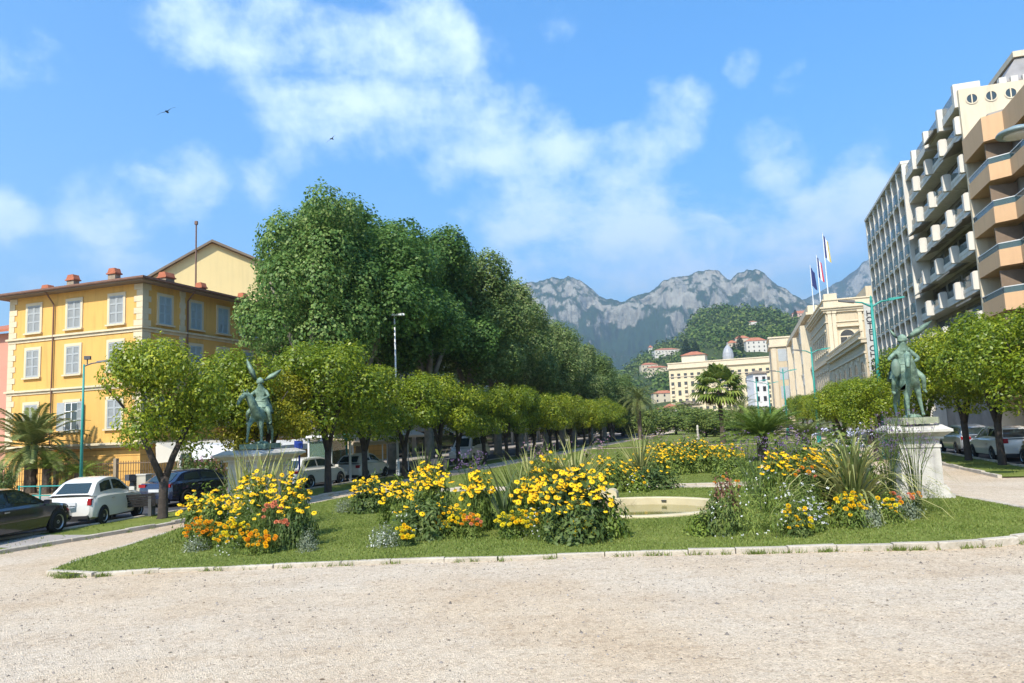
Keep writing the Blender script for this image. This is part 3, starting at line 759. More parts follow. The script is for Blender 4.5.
for lab, px, py, hp in [("dark cypress at the corner of the far cream hotel", 688, 372, 34), ("broader dark cypress just right of the corner one", 697, 371, 31), ("cypress beside the villa with the arched front", 741, 358, 24), ("slim cypress in the wood behind the zinc dome", 735,356,14), ("dark tree standing alone on the crest by the flagpoles", 796,322,13)]:
    p = hit_hill(px, py); D = p.dot(_f); h = hp*D/FPX
    o = thing("cypress_tree", lab, "tree", (p.x, p.y, p.z)); link("trunk", TR1, o, scale=(4,4,2)); link("crown", CYP, o, scale=(h/12*1.5, h/12*1.5, h/12))

# ------------------------------------------------------------------ palms and cycads
m_palm = LEAF("palm_leaf", (.09,.125,.03), (.19,.22,.06), (.34,.33,.13), trans=.2, nscale=.6, rough=.5)
m_cyc = LEAF("cycad_leaf", (0.057,0.114,0.016), (0.160,0.228,0.034), (0.274,0.331,0.057), trans=.2, nscale=.6, rough=.45)
m_fan = LEAF("fan_palm_leaf", (0.068,0.125,0.023), (0.194,0.251,0.046), (0.388,0.410,0.114), trans=.25, nscale=.6, rough=.45)
m_dry = LEAF("dry_palm_leaf", (.08,.055,.03), (.15,.11,.05), trans=.15, nscale=.6, rough=.8)
m_ptrunk = M("palm_trunk", (.09,.07,.05), .95, .4, 6, bump=.8, bscale=12)
def frond(V, base, az, el, L, n, ll, lw, droop, rng, vee=.5, start=.12):
    """one pinnate frond: tapered rachis and leaflets, appended as quads"""
    pts = []; p = np.array(base, float); a = el
    for i in range(13):
        pts.append(p.copy()); p = p + L/12*np.array([cos(a)*cos(az), cos(a)*sin(az), sin(a)]); a -= droop/12*(.5+i/9)
    pts = np.array(pts); side = np.array([-sin(az), cos(az), 0])
    for i in range(12):
        w0, w1 = .035*L*.35*(1-i/12.5), .035*L*.35*(1-(i+1)/12.5)
        V.append([pts[i]-side*w0, pts[i]+side*w0, pts[i+1]+side*w1, pts[i+1]-side*w1])
    for j in range(n):
        u = start + (1-start)*j/(n-1); k = min(11.0, u*12); i = int(min(11, k)); q = pts[i] + (pts[i+1]-pts[i])*(k-i)
        t = pts[min(12,i+1)]-pts[i]; t /= np.linalg.norm(t); up = np.cross(t, side) if np.cross(t, side)[2] > 0 else np.cross(side, t)
        l = ll*(sin(pi*min(1,(u*.93+.1)))**.6+.12)*rng.uniform(.85,1.1)
        for sgn in (-1,1):
            dr = side*sgn*.8 + t*.55 + up*vee*rng.uniform(.5,1.2); dr /= np.linalg.norm(dr); e = q + dr*l + np.array([0,0,-.18*l*l/ max(.3,ll)])
            m_ = q + dr*l*.45; w = lw*t
            V.append([q-w*.3, m_-w, e, m_+w])
def fmesh(name, V, mat_):
    V = np.array(V); return np_mesh(name, V.reshape(-1,3), np.arange(len(V)*4).reshape(-1,4), mat_)
def palm(name, label, pos, z, L, nf, n, ll, lw, mat_, trunk, els, droop, seed, cat="palm", vee=.5, group=None):
    rng = np.random.default_rng(seed); o = thing(name, label, cat, pos, 0, group); V = []
    for i in range(nf):
        e = els[0] + (els[1]-els[0])*(i/(nf-1)); az = i*2.39996+rng.uniform(-.15,.15)
        frond(V, (cos(az)*trunk*.5, sin(az)*trunk*.5, z), az, e+rng.uniform(-.08,.08), L*rng.uniform(.85,1.1)*(1 if i > 4 else .8), n, ll, lw, droop*rng.uniform(.8,1.2), rng, vee)
    link("crown", fmesh("palm_crown", V, mat_), o)
    b = MB(); k = max(3, int(z/.25)); b.tube([(0,0,-.2+ (z+.25)*i/k) for i in range(k+1)], [trunk*(1.15 if i % 2 else 1.0)*(1.25 if i == 0 else 1) for i in range(k+1)], 10)
    b.build("trunk", m_ptrunk, o); return o
p = G(30, 493.5)
palm("date_palm", "feathery date palm in front of the yellow building", (p.x, p.y, 0), 2.6, 3.4, 46, 60, .5, .04, m_palm, .3, (1.45,-.4), 1.15, 1, vee=.22)
p = G(46, 494); palm("sago_palm", "small dark sago palm on a stubby trunk beside the date palm", (p.x, p.y, 0), 1.3, 1.6, 44, 36, .24, .014, m_cyc, .2, (1.3,.25), .9, 2)
p = G(78, 492); palm("sago_palm", "low spreading sago palm at the foot of the teal lamp on the left", (p.x, p.y, 0), 1.0, 1.6, 40, 36, .24, .014, m_cyc, .2, (.9,-.1), .9, 3)
x, y, _ = AT(762, 440, 43)
palm("sago_palm", "large green sago palm behind the flower beds in the middle", (x, y, 0), 1.5, 2.75, 90, 60, .38, .018, m_cyc, .3, (1.0,-.02), .62, 4)
x, y, _ = AT(806, 440, 41)
palm("sago_palm", "sago palm with loose arching fronds just right of the large one", (x, y, 0), 1.35, 2.0, 34, 44, .36, .018, m_palm, .25, (1.0,.1), .9, 5)
x, y, _ = AT(640, 430, 112)
palm("date_palm", "far date palm beside the end of the plane row", (x, y, 0), 6.0, 3.6, 50, 36, .6, .03, m_palm, .3, (1.5,-.6), 1.5, 6)
x, y, _ = AT(743, 430, 90)
palm("date_palm", "smaller feathery palm half hidden right of the fan palm", (x, y, 0), 3.6, 2.8, 36, 36, .5, .02, m_palm, .25, (1.5,-.5), 1.4, 16)
def fan_palm(label, pos, z, R, seed):
    rng = np.random.default_rng(seed); o = thing("fan_palm", label, "palm", pos); G_, D_ = [], []
    for i in range(44):
        dead = i >= 38; el = 1.5 - 2.2*i/43; az = i*2.39996
        d = np.array([cos(el)*cos(az), cos(el)*sin(az), sin(el)]); side = np.array([-sin(az), cos(az), 0]); up = np.cross(side, d)*-1
        pl = R*rng.uniform(.5,.62)*(.55 if dead else 1); c = np.array([0,0,z]) + d*pl
        A = D_ if dead else G_
        A.append([np.array([0,0,z])-side*.03, np.array([0,0,z])+side*.03, c+side*.02, c-side*.02])
        for j in range(15):
            a = (j/14-.5)*3.6; l = R*.5*(1-.12*abs(a)); t = d*cos(a)+side*sin(a); e = c + t*l*(.6 if dead else 1) + np.array([0,0,-.34*l*(1+abs(a)*.45)])
            m_ = c + t*l*.55; w = np.cross(t, up); w = w/np.linalg.norm(w)*.085*R*.5
            A.append([c, m_-w, e, m_+w])
    link("crown", fmesh("fan_crown", G_, m_fan), o); link("dead_fronds", fmesh("fan_dead", D_, m_dry), o)
    b = MB(); b.tube([(0,0,-.2),(.05,0,z*.3),(0,.05,z*.7),(0,0,z)], [.34,.24,.22,.28], 10); b.build("trunk", m_ptrunk, o)
x, y, _ = AT(722, 430, 78)
fan_palm("tall fan palm with big drooping leaves in front of the far cream hotel", (x, y, 0), 5.6, 3.3, 8)

# ------------------------------------------------------------------ buildings on the left
m_yellow = M("yellow_render", (.70,.405,.11), .88, .05, .25, stain=.22, bump=.06, bscale=30)
m_creamtrim = M("cream_trim", (.64,.54,.36), .85, .08, 1.2, stain=.12)
m_shut = M("grey_shutter", (.37,.39,.385), .7, .08, 2)
m_bshut = M("blue_grey_shutter", (.34,.44,.49), .7, .08, 2)
m_soffit = M("brown_soffit", (.22,.17,.12), .85, .1, 1)
m_glass = GLASS("window_glass")
m_terra = M("terracotta", (.42,.14,.07), .85, .15, 3)
m_chim = M("chimney_render", (.30,.24,.17), .9, .12, 2)
m_pipe = M("brown_pipe", (.16,.085,.055), .6)
m_gable = M("pale_cream_render", (.78,.62,.30), .88, .05, .2, stain=.08)
m_canvas = M("cream_canvas", (.58,.53,.43), .85, .05, .6)
m_whitem = M("white_metal", (.72,.72,.70), .4, .03, 1)
m_teal = M("teal_paint", (.03,.27,.225), .5, .12, 2)
m_iron = M("iron_grey", (.10,.10,.10), .6)

RY = radians(90-18.5)
c0 = G(139.5, 487.5)
yb = thing("apartment_building", "yellow four-storey building with grey shutters and cream quoins", "building", (c0.x, c0.y, 0), RY)
YW, YL, YH = 10.8, 30.0, 12.1
b = MB(); b.box(0, YL, 0, YW, 0, YH); b.build("wall", m_yellow, yb)
# quoins at the corners and string courses
Q = [MB(), MB(), MB()]
for k in range(26):
    z0 = 2.6 + k*.365
    if z0 > YH-.36: break
    w = .62 if k % 2 else .42; z1 = z0+.345
    Q[0].box(-.045, w, -.045, -.001, z0, z1); Q[0].box(-.045, -.001, -.001, w, z0, z1); Q[0].box(-.03, .4, -.03, -.0005, z1, z1+.02); 
    Q[1].box(-.04, -.001, YW-w, YW+.04, z0, z1); Q[1].box(-.03, -.0005, YW-.3, YW+.03, z1, z1+.02)
    w2 = .5 if k % 2 else .36
    Q[2].box(3.2-w2/2, 3.2+w2/2, -.045, -.001, z0, z1); Q[2].box(3.05, 3.35, -.03, -.0005, z1, z1+.02)
for b in Q: b.build("quoin", m_creamtrim, yb)
b = MB()
for z0, h, d in [(9.18,.16,.06),(9.36,.12,.16),(5.86,.14,.06),(6.02,.12,.16)]:
    b.box(-d, YL, -d, -.002, z0, z0+h); b.box(-d, -.002, -.002, YW+d, z0, z0+h)
b.build("string_course", m_creamtrim, yb)
b = MB(); b.box(-.55,-.003,-.1,YW,2.52,2.66); b.box(-.35,-.003,-.06,YW,2.36,2.518); b.box(-.002,YL,-.35,-.003,2.5,2.64)
b.build("ledge", m_creamtrim, yb)
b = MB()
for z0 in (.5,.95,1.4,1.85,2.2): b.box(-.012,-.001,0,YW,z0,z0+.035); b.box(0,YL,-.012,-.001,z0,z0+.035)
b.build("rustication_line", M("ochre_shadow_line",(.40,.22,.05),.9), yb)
ov = .75
b = MB(); b.box(-ov, YL+ov, -ov, YW+ov, YH, YH+.12)
ro = b.build("eave", m_soffit, yb)
b = MB(); x0,x1,y0,y1,z = -ov-.1,YL+ov+.1,-ov-.1,YW+ov+.1,YH+.125
b.add([(x0,y0,z),(x1,y0,z),(x1,y1,z),(x0,y1,z),(x0+6,YW/2,z+1.75),(x1-6,YW/2,z+1.75),(x0,y0,z+.1),(x1,y0,z+.1),(x1,y1,z+.1),(x0,y1,z+.1)],
      [(0,1,7,6),(1,2,8,7),(2,3,9,8),(3,0,6,9),(6,7,5,4),(7,8,5),(8,9,4,5),(9,6,4),(0,3,2,1)])
roof = b.build("roof", M("weathered_tile",(.20,.10,.065),.9,.2,2), yb)
b = MB()
b.tube([(-ov-.05,-ov-.1,YH+.13),(-ov-.05,YW+ov,YH+.13)], .07, 6); b.tube([(-ov,-ov-.05,YH+.13),(YL,-ov-.05,YH+.13)], .07, 6)
b.build("gutter", m_pipe, yb)
b = MB(); b.tube([(-ov,6.95,YH+.05),(-.12,6.95,YH-.7),(-.12,6.95,.2)], .05, 7); b.build("downpipe", m_pipe, yb)
b = MB(); b.tube([(3.55,-ov,YH+.05),(3.55,-.12,YH-.6),(3.55,-.12,.3)], .05, 7); b.build("downpipe", m_pipe, yb)
def chim(x, y, w, l, h):
    b = MB(); b.box(x-w/2,x+w/2,y-l/2,y+l/2,YH+.2,YH+h); c = b.build("chimney", m_chim, yb)
    b = MB(); z = YH+h
    b.box(x-w/2-.08,x+w/2+.08,y-l/2-.08,y+l/2+.08,z+.002,z+.08)
    b.extr([(-l/2-.05+y,z+.082),(l/2+.05+y,z+.082),(l/2*.75+y,z+.38),(-l/2*.75+y,z+.38)], x-w/2-.02, x+w/2+.02, 'x')
    b.build("chimney_cap", m_terra, c)
chim(.9, 8.75, .42, .62, .5); chim(.9, 6.6, .42, .58, .95); chim(.9, 3.2, .42, .58, 1.0)
chim(3.2, 1.3, .75, .6, .95); chim(6.2, 1.2, .45, .5, .8); chim(10.4, 1.1, .5, .5, .75)
# windows: local frame u along the wall, v out of the wall
def win_meshes(w, h, sm, nm):
    R_ = {}
    b = MB(); t = .16; d = .06
    b.box(-w/2-t, w/2+t, -d, 0, h, h+t*1.1); b.box(-w/2-t, -w/2, -d, 0, -.02, h); b.box(w/2, w/2+t, -d, 0, -.02, h); R_['fr'] = b.mesh(nm+"_surround", m_creamtrim)
    b = MB(); b.box(-w/2-t-.06, w/2+t+.06, -.16, 0, -.12, -.022); R_['sill'] = b.mesh(nm+"_sill", m_creamtrim)
    b = MB(); sw = w/2-.01
    b.box(0, .07, -.05, -.012, 0, h); b.box(sw-.07, sw, -.05, -.012, 0, h)
    for z0 in (0, h*.36, h*.68, h-.09): b.box(.07, sw-.07, -.05, -.012, z0, z0+.09)
    b.box(.03, sw-.03, -.018, -.0125, .03, h-.03); n = int(h/.075)
    for i in range(n): z0 = i*h/n; b.add([(.07,-.020,z0),(sw-.07,-.020,z0),(sw-.07,-.042,z0+.055),(.07,-.042,z0+.055)], [(0,1,2,3)])
    R_['sh'] = b.mesh(nm+"_shutter", sm)
    b = MB(); b.box(-w/2, w/2, -.015, -.004, 0, h); R_['pane'] = b.mesh(nm+"_pane", m_glass)
    b = MB()
    for u in (-w/2, -.035, w/2-.07): b.box(u, u+.07, -.04, -.016, 0, h)
    for z0 in (0, h*.33, h*.66, h-.07): b.box(-w/2, w/2, -.038, -.0165, z0, z0+.05)
    R_['sash'] = b.mesh(nm+"_sash", m_white); R_['w'] = w; return R_
WM1 = win_meshes(1.08, 1.72, m_shut, "grey_window"); WM2 = win_meshes(1.0, 1.72, m_bshut, "blue_window")
def window(par, pos, rz, wm, open_=False, lab=None):
    o = link("window", wm['fr'], par, pos, rz)
    if lab: o['label'] = lab
    link("sill", wm['sill'], o); link("pane", wm['pane'], o)
    w = wm['w']
    if open_:
        link("sash", wm['sash'], o)
        link("shutter", wm['sh'], o, (-w/2-.02,-.075,0), pi+.12); link("shutter", wm['sh'], o, (w/2+.02,-.075,0), -.25)
    else:
        link("shutter", wm['sh'], o, (-w/2+.005,0,0)); link("shutter", wm['sh'], o, (.005,0,0))
for z0 in (9.78, 6.95, 3.5):
    for u in (1.97, 5.35, 8.7): window(yb, (-.001, u, z0), -pi/2, WM1, open_=(z0 < 4 and u == 5.35))
    for i, u in enumerate((1.75, 4.4, 6.95, 9.5, 12.3, 15.1, 18, 21)):
        window(yb, (u, -.001, z0), 0, WM2, open_=(z0 > 9 and i == 3))
# small roofline aerial pole
b = MB(); b.tube([(0,0,0),(0,0,5.4)], [.06,.05], 7); b.box(-.09,.09,-.09,.09,5.2,5.45)
q = yb.location + Matrix.Rotation(RY,3,'Z') @ Vector((6.6, 2.0, 12.4)); pole = b.build("aerial_pole", m_pipe, loc=q, label="thin brown pole rising from the yellow building's roof before the cream gable", category="pole")

# cream gabled building behind
D = 74; pts = [AT(x, y, D) for x, y in [(140,292),(212,243),(305,274)]]
o_ = pts[1].copy(); rz = -atan2(o_.x, o_.y)
gb = thing("gabled_building", "tall pale cream gabled building behind the yellow building", "building", (o_.x, o_.y, 0), rz)
u = lambda p: (Matrix.Rotation(-rz,3,'Z') @ (p - Vector((o_.x,o_.y,0))))
a, c, e = u(pts[0]), u(pts[1]), u(pts[2])
b = MB(); b.extr([(a.x,0),(e.x,0),(e.x,e.z),(c.x,c.z),(a.x,a.z)], 0, 16, 'y'); b.build("wall", m_gable, gb)
b = MB(); b.extr([(a.x-.5,a.z-.28),(c.x,c.z+.02),(e.x+.4,e.z-.1),(e.x+.4,e.z+.12),(c.x,c.z+.26),(a.x-.5,a.z-.05)], -.5, 16.3, 'y'); b.build("roof", m_soffit, gb)
# pink neighbour at the frame's left edge
q = yb.location + Matrix.Rotation(RY,3,'Z') @ Vector((1.2, YW+.06, 0))
pk = thing("townhouse", "pink townhouse with a tiled roof squeezed left of the yellow building", "building", q, RY)
b = MB(); b.box(0,14,0,9,0,10.2); b.build("wall", M("pink_render",(.55,.27,.19),.88,.06,.4), pk)
b = MB(); b.extr([(-.6,10.2),(7,12.2),(14.6,10.2),(14.6,10.38),(7,12.4),(-.6,10.38)], -.0, 9.4, 'y'); b.V = [(x,y,z) for x,y,z in b.V]; b.build("roof", m_terra, pk)

# far row of pale street buildings behind the plane trees
def plain_block(label, s0, s1, z, t, mat_, cat="building", fl=3.1, depth=12, cols=None):
    x, y = XY(s0, t); o = thing("street_building", label, cat, (x, y, 0), radians(73))
    L_ = s1-s0
    b = MB(); b.box(0, L_, 0, depth, 0, z); b.build("wall", mat_, o)
    b = MB(); b.box(-.3, L_+.3, -.45, depth, z+.003, z+.3); b.build("cornice", m_creamtrim, o)
    n = cols or int(L_/3.2); b = MB(); b.box(-.5,.5,-.07,-.004,0,1.7); wme = b.mesh("street_window", m_glass)
    b = MB(); b.box(-.62,-.5,-.1,-.006,-.05,1.75); b.box(.5,.62,-.1,-.006,-.05,1.75); b.box(-.7,.7,-.14,-.006,-.16,-.052); b.box(-.62,.62,-.1,-.006,1.702,1.85); fme = b.mesh("street_window_frame", m_creamtrim)
    for f_ in range(1, int(z/fl)):
        for k in range(n):
            w = link("window", wme, o, ((k+.5)*L_/n, 0, f_*fl+.7)); link("frame", fme, w)
    for k in range(max(2, n//2)):
        a = (k+.1)*L_/max(2, n//2); w_ = L_/max(2, n//2)*.8
        b = MB(); b.box(a, a+w_, -.08, -.004, .1, 2.5); b.build("shopfront", m_glass, o)
        b = MB(); b.add([(a,-.1,2.9),(a+w_,-.1,2.9),(a+w_,-1.7,2.25),(a,-1.7,2.25),(a,-1.7,2.05),(a+w_,-1.7,2.05)], [(0,1,2,3),(3,2,5,4)])
        b.build("awning", [m_canvas, M("awning_olive",(.33,.30,.22),.85), m_canvas, M("awning_tan",(.5,.33,.2),.85)][k % 4], o)
    return o
plain_block("pale stone block with shop awnings behind the nearest plane trunks", 66, 92, 13, -33.5, M("stone_pale",(.52,.48,.40),.9,.08,.3,stain=.15))
plain_block("white rendered block in the middle of the street behind the plane trees", 93, 122, 11.5, -33.5, M("render_white",(.62,.60,.55),.9,.05,.3,stain=.15))
plain_block("beige block at the far end of the street behind the plane trees", 123, 175, 10, -33.5, M("render_beige",(.55,.46,.33),.9,.06,.3,stain=.15))

# cafe terrace and awnings between the cars and the yellow building
def canopy(name, label, cat, s0, s1, t0, t1, z0, z1, mat_, posts=True, val=.22):
    x, y = XY(s0, t0); o = thing(name, label, cat, (x, y, 0), radians(73)); L_, W_ = s1-s0, t0-t1
    b = MB(); n = 12
    V = []
    for i in range(n+1):
        u = i*L_/n; sg = -.03*sin(pi*((i*3/n) % 1)); V += [(u,0,z0+sg),(u,W_,z1+sg)]
    b.add(V, [(2*i,2*i+2,2*i+3,2*i+1) for i in range(n)])
    b.build("canvas_roof", mat_, o)
    b = MB(); k = 40
    V = []
    for i in range(k+1):
        u = i*L_/k; V += [(u,.0-.012,z0-.03),(u,-.012+.02*sin(i*1.7),z0-val-(.05 if i % 2 else 0))]
    b.add(V, [(2*i,2*i+1,2*i+3,2*i+2) for i in range(k)])
    V = [(-.005,0,z0),(-.005,W_,z1),(-.005,W_*.95,z0-val-.25),(-.02,.1,z0-val-.15)]; b.add(V, [(0,1,2,3)])
    b.build("valance", mat_, o)
    if posts:
        m = max(2, int(L_/2.6))
        for i in range(m+1):
            bb = MB(); u = .06+i*(L_-.12)/m; bb.tube([(u,.08,0),(u,.08,z0-.02)], .045, 6); bb.build("post", m_whitem, o)
    return o
canopy("awning", "cream sloping awning over the cafe terrace right of the forked tree", "awning", 31.3, 37.6, -27.4, -29.0, 1.95, 2.55, m_canvas)
canopy("terrace_canopy", "long white canopy of the terrace behind the winged statue", "canopy", 31.0, 46.5, -23.4, -26.6, 2.15, 2.42, m_whitem, val=.3)
canopy("kiosk_canopy", "tan sloping canopy above the white hatchback by the bus shelter", "canopy", 38.5, 46, -21.6, -23.3, 2.1, 2.45, M("tan_canvas",(.5,.40,.27),.85,.08,.6))
# planters with pink oleander on the terrace edge are built with the flowers
# bus shelter
bx, by = XY(33.8, -20.25)
sh = thing("bus_shelter", "white framed glass bus shelter behind the three-limbed orange tree", "bus shelter", (bx, by, 0.06), radians(73))
for u in (0, 1.9, 3.8):
    for v in (0, 1.3):
        b = MB(); b.box(u-.05,u+.05,v-.05,v+.05,0,2.38); b.build("post", m_whitem, sh)
b = MB(); b.box(-.3,4.1,-.35,1.65,2.385,2.5); b.build("roof", m_whitem, sh)
mg, ntg, bg_ = nodes("shelter_glass"); bg_.inputs['Base Color'].default_value = (.10,.16,.12,1); bg_.inputs['Roughness'].default_value = .05; bg_.inputs['Alpha'].default_value = .6  # green base colour paints in the reflected greenery
for u0, u1 in ((.06,1.84),(1.96,3.74)):
    b = MB(); b.box(u0,u1,1.28,1.3,.25,2.2); b.build("glass_panel", mg, sh)
b = MB(); b.box(-.012,.012,.06,1.24,.25,2.2); b.build("glass_panel", mg, sh)
b = MB(); b.box(.3,3.4,.85,1.2,.42,.47); b.build("seat", m_iron, sh)
# signs
def pole_sign(label, s, t, h, mat_, sw, shh, disc=False, pm=None):
    x, y = XY(s, t); o = thing("street_sign", label, "sign", (x, y, 0), radians(-10))
    b = MB(); b.tube([(0,0,0),(0,0,h)], .045, 8); b.build("pole", pm or mat_, o)
    b = MB(); 
    if disc: b.lathe([(.01,0),(sw/2,0),(sw/2,.03),(.01,.03)], 20); b.V = [(x_,-z_-.05,y_+h-.25) for x_,y_,z_ in b.V]
    else: b.box(-sw/2,sw/2,-.09,-.055,h-shh,h)
    b.build("panel", mat_, o); return o
m_blue = M("sign_blue",(.015,.05,.32),.4)
pole_sign("deep blue sign panel on a thin pole in front of the white terrace canopy", 30.4, -19.9, 2.35, m_blue, .42, .36)
pole_sign("teal post with a small panel beside the bus shelter", 37.2, -21.3, 2.6, m_teal, .35, .3)
# iron fence, utility box, rail by the yellow building
fx = yb.location + Matrix.Rotation(RY,3,'Z') @ Vector((-1.4, .3, 0))
fe = thing("iron_fence", "rusty iron railing fence along the foot of the yellow building", "fence", fx, RY)
b = MB(); b.box(-.03,.03,-9,9,1.45,1.5); b.box(-.03,.03,-9,9,.15,.2); 
for i in range(100): b.box(-.012,.012,-9+i*.18,-8.976+i*.18,.0,1.6)
b.build("railing", M("rusty_iron",(.16,.11,.07),.8), fe)
for v in (-9,-4.5,0,4.5,9): b = MB(); b.box(-.1,.1,v-.1,v+.1,0,1.75); b.build("post", M("fence_post",(.3,.24,.16),.9), fe)
p = G(141, 497); b = MB(); b.box(-.42,.42,-.2,.2,0,1.02); ub = thing("utility_box", "beige utility cabinet standing behind the white hatchback's bonnet", "cabinet", (p.x, p.y, 0), radians(-15))
b.build("body", M("box_beige",(.50,.46,.36),.6), ub); b = MB(); b.box(-.46,.46,-.24,.24,1.022,1.08); b.build("lid", M("box_beige_top",(.55,.51,.42),.6), ub)
p = G(38, 506); gr_ = thing("guard_rail", "low teal guard rail behind the black car", "railing", (p.x, p.y, 0), radians(-20)); b = MB()
for z0 in (.45,.85): b.tube([(-1.2,0,z0),(2.6,0,z0)], .03, 6)
b.build("rail", m_teal, gr_)
for v in (-1.2,.1,1.4,2.6): b = MB(); b.tube([(v,0,0),(v,0,.9)], .045, 6); b.build("post", m_teal, gr_)

# ------------------------------------------------------------------ buildings on the right
HR = radians(73); HT = 17.0
def hotel_root(name, label, s, t=HT):
    x, y = XY(s, t); return thing(name, label, "building", (x, y, 0), HR)
m_tan = M("tan_orange_render", (.68,.43,.235), .8, .05, .3, stain=.1)
m_conc = M("pale_concrete", (.68,.64,.56), .85, .06, .5, stain=.2, bump=.05)
m_cconc = M("cream_concrete", (.66,.56,.40), .85, .06, .4, stain=.2)
m_gconc = M("grey_concrete", (.36,.35,.32), .85, .08, .5, stain=.2)
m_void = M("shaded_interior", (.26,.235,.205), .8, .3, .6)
mrg, _nt, _b = nodes("balcony_glass"); _b.inputs['Base Color'].default_value = (.07,.12,.12,1); _b.inputs['Roughness'].default_value = .08; _b.inputs['Alpha'].default_value = .72; _b.inputs['Specular IOR Level'].default_value = .6
m_aw = M("striped_awning", (.38,.32,.24), .85, .15, 3)
m_part = M('partition_shade_tone', (.22,.16,.11), .85)  # balcony shade put into the partitions' dark colour
FL = [5.0+3.2*k for k in range(8)]
# tan apartment block, origin at s=38
ob = hotel_root("apartment_block", "apartment block with tan orange balcony bands at the right edge", 30)
S0 = 30
outline = [(60.15,0.0),(55.6,0.0),(54.9,-1.05),(49.5,-1.05),(48.8,-2.1),(40,-2.1),(30,-2.1)]
OL = [(x-S0, y) for x, y in outline]
def off(poly, d):           # shift a facade line outwards (+y) and its angled bits with it
    return [(x - (d*.5 if 0 < i < len(poly)-1 else 0)*0, y + d) for i, (x, y) in enumerate(poly)]
inner = off(OL, -1.7)
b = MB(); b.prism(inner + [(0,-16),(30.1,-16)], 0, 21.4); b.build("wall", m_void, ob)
for k, z0 in enumerate([5.95,8.88,11.81,14.74,17.67]):
    b = MB(); b.prism(OL + list(reversed(off(OL,-1.69))), z0, z0+.2); 
    b.prism(OL + list(reversed(off(OL,-.16))), z0+.203, z0+1.12)
    bal = b.build("balcony", m_tan, ob)
    b = MB(); b.prism(off(OL,-.04) + list(reversed(off(OL,-.09))), z0+1.123, z0+1.5); ra = b.build("railing_glass", mrg, bal)
    b = MB(); b.prism(off(OL,-.02) + list(reversed(off(OL,-.11))), z0+1.503, z0+1.56); b.build("handrail", m_whitem, bal)
    b = MB()
    for (x1,y1),(x2,y2) in zip(inner[:-1], inner[1:]):
        l = hypot(x2-x1,y2-y1); n = int(l/2.4)
        for q in range(n):
            a_, c_ = (q+.12)/n, (q+.8)/n; P_ = Vector((x1+(x2-x1)*a_, y1+(y2-y1)*a_, 0)); Q_ = Vector((x1+(x2-x1)*c_, y1+(y2-y1)*c_, 0)); 
            if l > 2: b.add([(P_.x,P_.y+.03,z0+.25),(Q_.x,Q_.y+.03,z0+.25),(Q_.x,Q_.y+.03,z0+2.5),(P_.x,P_.y+.03,z0+2.5)], [(0,1,2,3)])
    if b.F: b.build("window", m_glass, ob)
    for xx in (26.0, 21.4):
        b = MB(); b.box(xx, xx+.12, -1.66 - (1.05 if xx < 25 else 0), -.05 - (1.05 if xx < 25 else 0), z0+.21, z0+2.7); b.build("partition", m_part, ob)
b = MB(); b.prism(off(OL,.12) + list(reversed(off(OL,-1.69))), 20.4, 22.1); b.build("fascia", m_tan, ob)
b = MB(); b.prism(off(OL,-.3) + [(0,-15.8),(29.9,-15.8)], 22.103, 22.3); b.build("roof", m_gconc, ob)
b = MB(); b.prism(OL + list(reversed(off(OL,-1.69))), 3.2, 3.5); b.build("canopy", m_tan, ob)

# white hotel: bays of balconies, then a grid of arched cells
S0 = 60.3
wb_ = hotel_root("hotel", "white concrete hotel with stepped balconies and a far wing of arched cells", S0)
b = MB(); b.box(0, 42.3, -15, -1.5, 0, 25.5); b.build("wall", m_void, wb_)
b = MB(); b.box(-.12, .2, -15.2, -.02, 0, 26.1); endw = b.build("end_wall", m_cconc, wb_)
for yy in (-.85, -2.1, -3.35):
    b = MB(); V = [(-.135, yy+.36*cos(2*pi*k/24), 25.25+.36*sin(2*pi*k/24)) for k in range(24)]; b.add(V, [tuple(range(23,-1,-1))]); ow = b.build("round_window", m_glass, endw)
    b = MB()
    for k in range(24):
        a0_, a1_ = 2*pi*k/24, 2*pi*(k+1)/24
        P_ = [(-.17, yy+r_*cos(a), 25.25+r_*sin(a)) for a in (a0_, a1_) for r_ in (.34,.43)]
        b.add([P_[0],P_[1],P_[3],P_[2]], [(0,1,2,3)])
    b.box(-.16,-.14,yy-.04,yy+.04,24.9,25.6); b.build("rim", m_cconc, ow)
NB, BW = 4, 4.78
b = MB(); b.box(0,BW-.5,-1.45,-.25,0,.3); b.box(0,BW-.5,-.34,-.22,.302,.6); b.mesh; me_slab = b.mesh("hotel_balcony", m_conc)
b = MB()   # end fin with a scooped top
b.extr([(-1.4,-.05),(.3,-.05),(.34,.0),(.34,1.22),(.2,1.32),(-.2,1.32),(-.36,1.1),(-.42,.8),(-.55,.62),(-1.4,.62)], 0, .42, 'x'); me_fin = b.mesh("hotel_fin", m_conc)
b = MB(); b.box(.0,BW-.52,-.30,-.27,.603,1.2); me_gl = b.mesh("hotel_balcony_glass", mrg)
b = MB(); b.box(.3,BW-.5,-1.5,-1.47,.35,2.6); me_wd = b.mesh("hotel_window", m_glass)
b = MB(); b.add([(0,-1.3,2.75),(BW-.7,-1.3,2.75),(BW-.7,.45,2.15),(0,.45,2.15),(0,.45,2.0),(BW-.7,.45,2.0)], [(0,1,2,3),(3,2,5,4)]); me_aw = b.mesh("hotel_awning", m_aw)
rr = random.Random(4)
for k, z0 in enumerate([5.0+3.18*i for i in range(7)]):
    z0 = 5.3 + 2.93*k
    for i in range(NB):
        x0 = .25 + i*BW
        o = link("balcony", me_slab, wb_, (x0+.5, 0, z0)); link("fin", me_fin, o, (-.5, 0, 0)); link("glass_panel", me_gl, o)
        link("window", me_wd, wb_, (x0, 0, z0))
        if rr.random() < .4: link("awning", me_aw, wb_, (x0+.5, 0, z0+.25))
b = MB()
